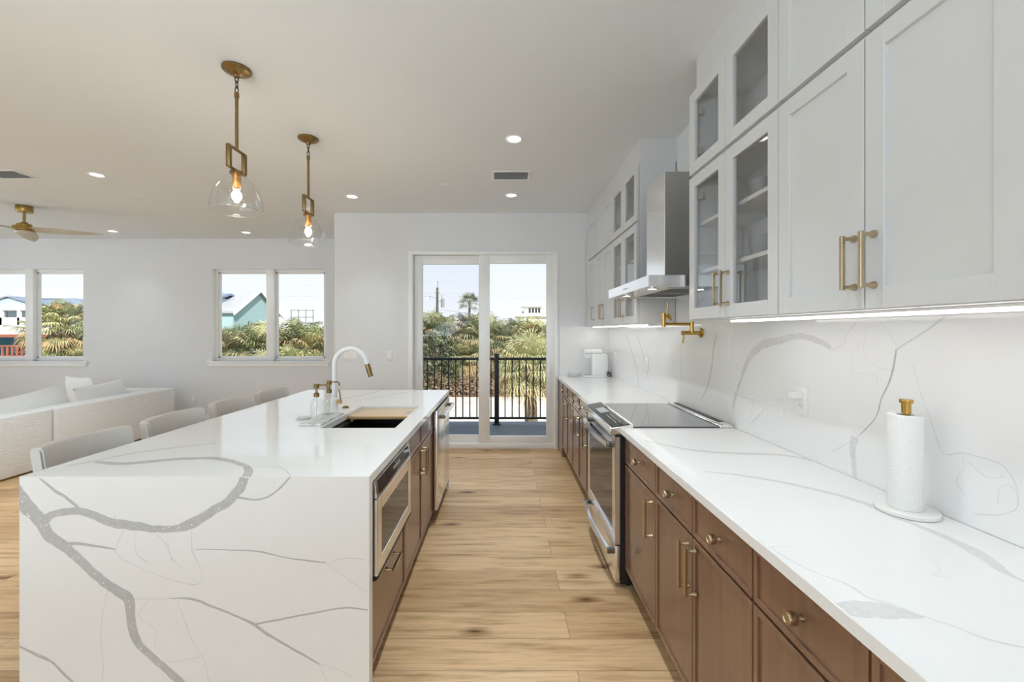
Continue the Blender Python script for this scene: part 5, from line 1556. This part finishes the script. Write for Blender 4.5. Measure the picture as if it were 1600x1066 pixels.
# teal gabled house
r = thing('house', 'teal gabled house with pale metal roof outside the second window', 'house', (-18.5, 27, GZ))
mb = MB().m('house_teal').box(-21.5, -15.65, 24.5, 29.4, GZ, 2.62)
mb.prism([(24.5, 2.62), (29.4, 2.62), (26.95, 4.02)], 'X', -15.70, -15.65)
link('walls', mb, r, smooth=0)
link('roof', prism_roof(MB(), 'roof_metal', -21.5, -15.65, 24.5, 29.4, 2.62, 4.02, 'X', 0.2), r, smooth=0)
mb = MB().m('house_white')
for y0_, z0_, y1_, z1_ in ((24.28, 2.42, 26.95, 3.98), (29.62, 2.42, 26.95, 3.98)):
    mb.hexa([(-15.5, y0_, z0_ - 0.02), (-15.42, y0_, z0_ - 0.02), (-15.42, y1_, z1_ - 0.02), (-15.5, y1_, z1_ - 0.02), (-15.5, y0_, z0_ + 0.2), (-15.42, y0_, z0_ + 0.2), (-15.42, y1_, z1_ + 0.2), (-15.5, y1_, z1_ + 0.2)])
link('rake_board', mb, r, smooth=0)
mb = MB().m('house_blue').box(-18.3, -16.7, 25.0, 26.6, 2.9, 3.42)
link('dormer', prism_roof(mb, 'roof_slate', -18.3, -16.7, 25.0, 26.6, 3.42, 3.66, 'X', 0.12), r, smooth=0)
# blue-grey house with roof deck
r = thing('house', 'blue-grey house with white porches and a railed roof deck', 'house', (-47, 44, GZ))
mb = MB().m('house_blue').box(-55, -41.5, 42.2, 50, GZ, 3.63)
mb.prism([(-51.6, 3.63), (-44.4, 3.63), (-48.0, 4.72)], 'Y', 41.0, 44.0)
link('walls', mb, r, smooth=0)
mb = MB().m('roof_slate').hexa([(-56, 42.0, 3.66), (-40.6, 42.0, 3.66), (-40.6, 50.4, 3.66), (-56, 50.4, 3.66), (-52.5, 43.8, 4.9), (-44.6, 43.8, 4.9), (-44.6, 48, 4.9), (-52.5, 48, 4.9)])
prism_roof(mb, 'roof_slate', -51.6, -44.4, 41.1, 44, 3.70, 4.80, 'Y', 0.25)
link('roof', mb, r, smooth=0)
mb = MB().m('house_white')
mb.prism([(-49.6, 3.63), (-44.9, 3.63), (-47.25, 4.2)], 'Y', 40.6, 40.95)
mb.box(-55, -41.2, 40.5, 42.2, 3.50, 3.68); mb.box(-55, -41.2, 40.5, 42.2, 2.05, 2.2); mb.box(-55, -41.2, 40.5, 40.58, 2.2, 2.80)
for k in range(9): mb.box(-55 + k * 1.68, -54.78 + k * 1.68, 40.5, 40.72, GZ, 3.5)
link('porch', mb, r, smooth=0)
for k in range(7):
    link('window', MB().m('pale_window').box(-54.4 + k * 1.8, -53.1 + k * 1.8, 42.12, 42.2, 2.3, 3.4), r, smooth=0)
rl = MB().m('house_white')
rl.box(-50.2, -45.5, 43.4, 43.5, 5.66, 5.76); rl.box(-50.2, -45.5, 43.4, 43.5, 4.95, 5.03)
for k in range(28): rl.box(-50.2 + k * 0.174, -50.13 + k * 0.174, 43.42, 43.48, 4.9, 5.7)
for xx in (-50.2, -45.5): rl.box(xx - 0.05, xx + 0.05, 43.4, 47.5, 5.66, 5.76)
link('roof_deck_railing', rl, r, smooth=0)
link('chimney', MB().m('roof_slate').box(-49.4, -49.1, 44.2, 44.5, 4.9, 6.1), r, smooth=0)
# small deep-teal cottage with red deck
r = thing('cottage', 'small deep teal cottage with red deck railing below the blue-grey house', 'house', (-31, 28, GZ))
link('walls', MB().m('house_deep_teal').box(-33.2, -24.5, 26.8, 31, GZ, 1.25), r, smooth=0)
mb = MB().m('roof_sand').hexa([(-35, 25.6, 1.18), (-24.0, 25.6, 1.18), (-24.0, 31, 1.9), (-35, 31, 1.9), (-35, 25.6, 1.26), (-24.0, 25.6, 1.26), (-24.0, 31, 1.98), (-35, 31, 1.98)])
mb.m('red_wood').box(-35, -24.0, 25.52, 25.6, 1.10, 1.28)
link('roof', mb, r, smooth=0)
mb = MB().m('house_white').box(-30.9, -29.6, 26.70, 26.8, 0.1, 1.05).m('dark_window').box(-30.8, -29.9, 26.66, 26.70, 0.2, 0.95)
link('window', mb, r, smooth=0)
mb = MB().m('red_wood').box(-35, -28.6, 25.2, 25.3, 0.55, 0.63).box(-35, -28.6, 25.2, 25.3, -0.06, 0.03)
for k in range(22): mb.box(-34.9 + k * 0.29, -34.78 + k * 0.29, 25.22, 25.28, 0.0, 0.58)
mb.box(-35, -28.6, 25.2, 26.8, -0.22, -0.07)
for xx in (-34.8, -31.5, -28.8): mb.box(xx, xx + 0.15, 25.25, 25.4, GZ, -0.22)
link('red_deck', mb, r, smooth=0)
# white house with lookout tower
r = thing('house', 'distant white house with a windowed lookout tower above the planting', 'house', (6, 84, GZ))
mb = MB().m('house_white').box(3.2, 10.2, 80, 90, GZ, 4.3).box(2.6, 8.6, 79.4, 90, 4.3, 4.6).box(4.0, 7.4, 80.5, 84, 4.6, 6.2)
link('walls', mb, r, smooth=0)
mb = MB().m('house_white').prism([(3.5, 6.2), (7.9, 6.2), (7.4, 6.55), (5.8, 6.9), (4.2, 6.55)], 'Y', 80.0, 84.5)
link('tower_roof', mb, r, smooth=0)
mb = MB().m('dark_window')
for k in range(4): mb.box(4.9 + k * 0.6, 5.3 + k * 0.6, 80.44, 80.5, 5.0, 5.9)
mb.box(3.6, 3.9, 79.3, 79.4, 4.9, 5.2)
link('windows', mb, r, smooth=0)
# rose-roofed house peeping through
r = thing('house', 'rose-coloured house peeping over the planting beside the utility pole', 'house', (-8.2, 60, GZ))
link('walls', MB().m('house_white').box(-10.5, -5.8, 60, 68, GZ, 2.5), r, smooth=0)
link('roof', prism_roof(MB(), 'house_rose', -10.5, -5.8, 60, 68, 2.5, 3.4, 'Y', 0.3), r, smooth=0)
# rooftop frame outside the second window
r = thing('roof_platform', 'open grey roof platform railing above the palms in the second window', 'railing', (-15, 34, GZ))
mb = MB().m('pole_metal')
for z_ in (2.55, 3.10): mb.box(-16.8, -15.0, 33.4, 33.46, z_, z_ + 0.06)
for k in range(4): mb.box(-16.8 + k * 0.58, -16.74 + k * 0.58, 33.4, 33.46, 2.2, 3.16)
mb.box(-16.9, -14.9, 33.3, 35, 2.1, 2.2)
link('railing', mb, r, smooth=0)
mb = MB().m('pole_metal')
for x in (-16.7, -15.2): mb.box(x - 0.1, x + 0.1, 33.5, 33.7, GZ, 2.1)
link('post', mb, r, smooth=0)

# utility pole and wires
r = thing('utility_pole', 'wooden utility pole with transformer seen through the sliding door', 'pole', (-6.25, 40, GZ))
link('pole', MB().m('pole_wood').tube([(-6.25, 40, GZ), (-6.22, 40, 5.6)], [0.17, 0.11], 12), r)
mb = MB().m('pole_metal').cyl((-5.72, 40, 3.75), (-5.72, 40, 4.55), 0.17, seg=16)
mb.cyl((-5.78, 40, 4.55), (-5.80, 40, 4.95), 0.04, seg=8).cyl((-6.2, 40, 4.3), (-5.8, 40, 4.3), 0.04, seg=8)
link('transformer', mb, r)
mb = MB().m('pole_metal').cyl((-6.20, 40, 5.5), (-6.16, 40, 6.25), 0.045, seg=8).box(-6.45, -5.98, 39.95, 40.05, 5.05, 5.13)
mb.tube([(-6.25, 40, 4.55), (-6.8, 39.9, 4.75), (-7.1, 39.8, 4.8), (-7.35, 39.8, 4.72)], 0.03, 8)
mb.tube([(-6.9, 39.9, 4.72), (-7.0, 39.9, 4.4)], 0.03, 8)
link('bracket', mb, r)
for i, (z_, nm) in enumerate(((6.2, 'highest overhead wire passing the tip of the utility pole'), (5.12, 'middle overhead wire at the utility pole crossarm'), (4.86, 'lower overhead wire just under the crossarm'))):
    pts = [(-62 + k * 2, 40, z_ - 0.9 * ((((-62 + k * 2) + 6.2) / 28) % 1 if False else 0) - 0.35 * math.sin(PI * ((((-62 + k * 2) + 6.2) % 28) / 28))) for k in range(48)]
    tag(link('overhead_wire', MB().m('wire').tube(pts, 0.012, 6)), nm, 'wire', 'overhead wires')
tag(link('overhead_wire', MB().m('wire').tube([(-6.2, 40, 3.6), (-3, 37, 3.0), (2, 33, 2.2)], 0.02, 6)), 'service wire sloping down from the utility pole toward the planting', 'wire', 'overhead wires')
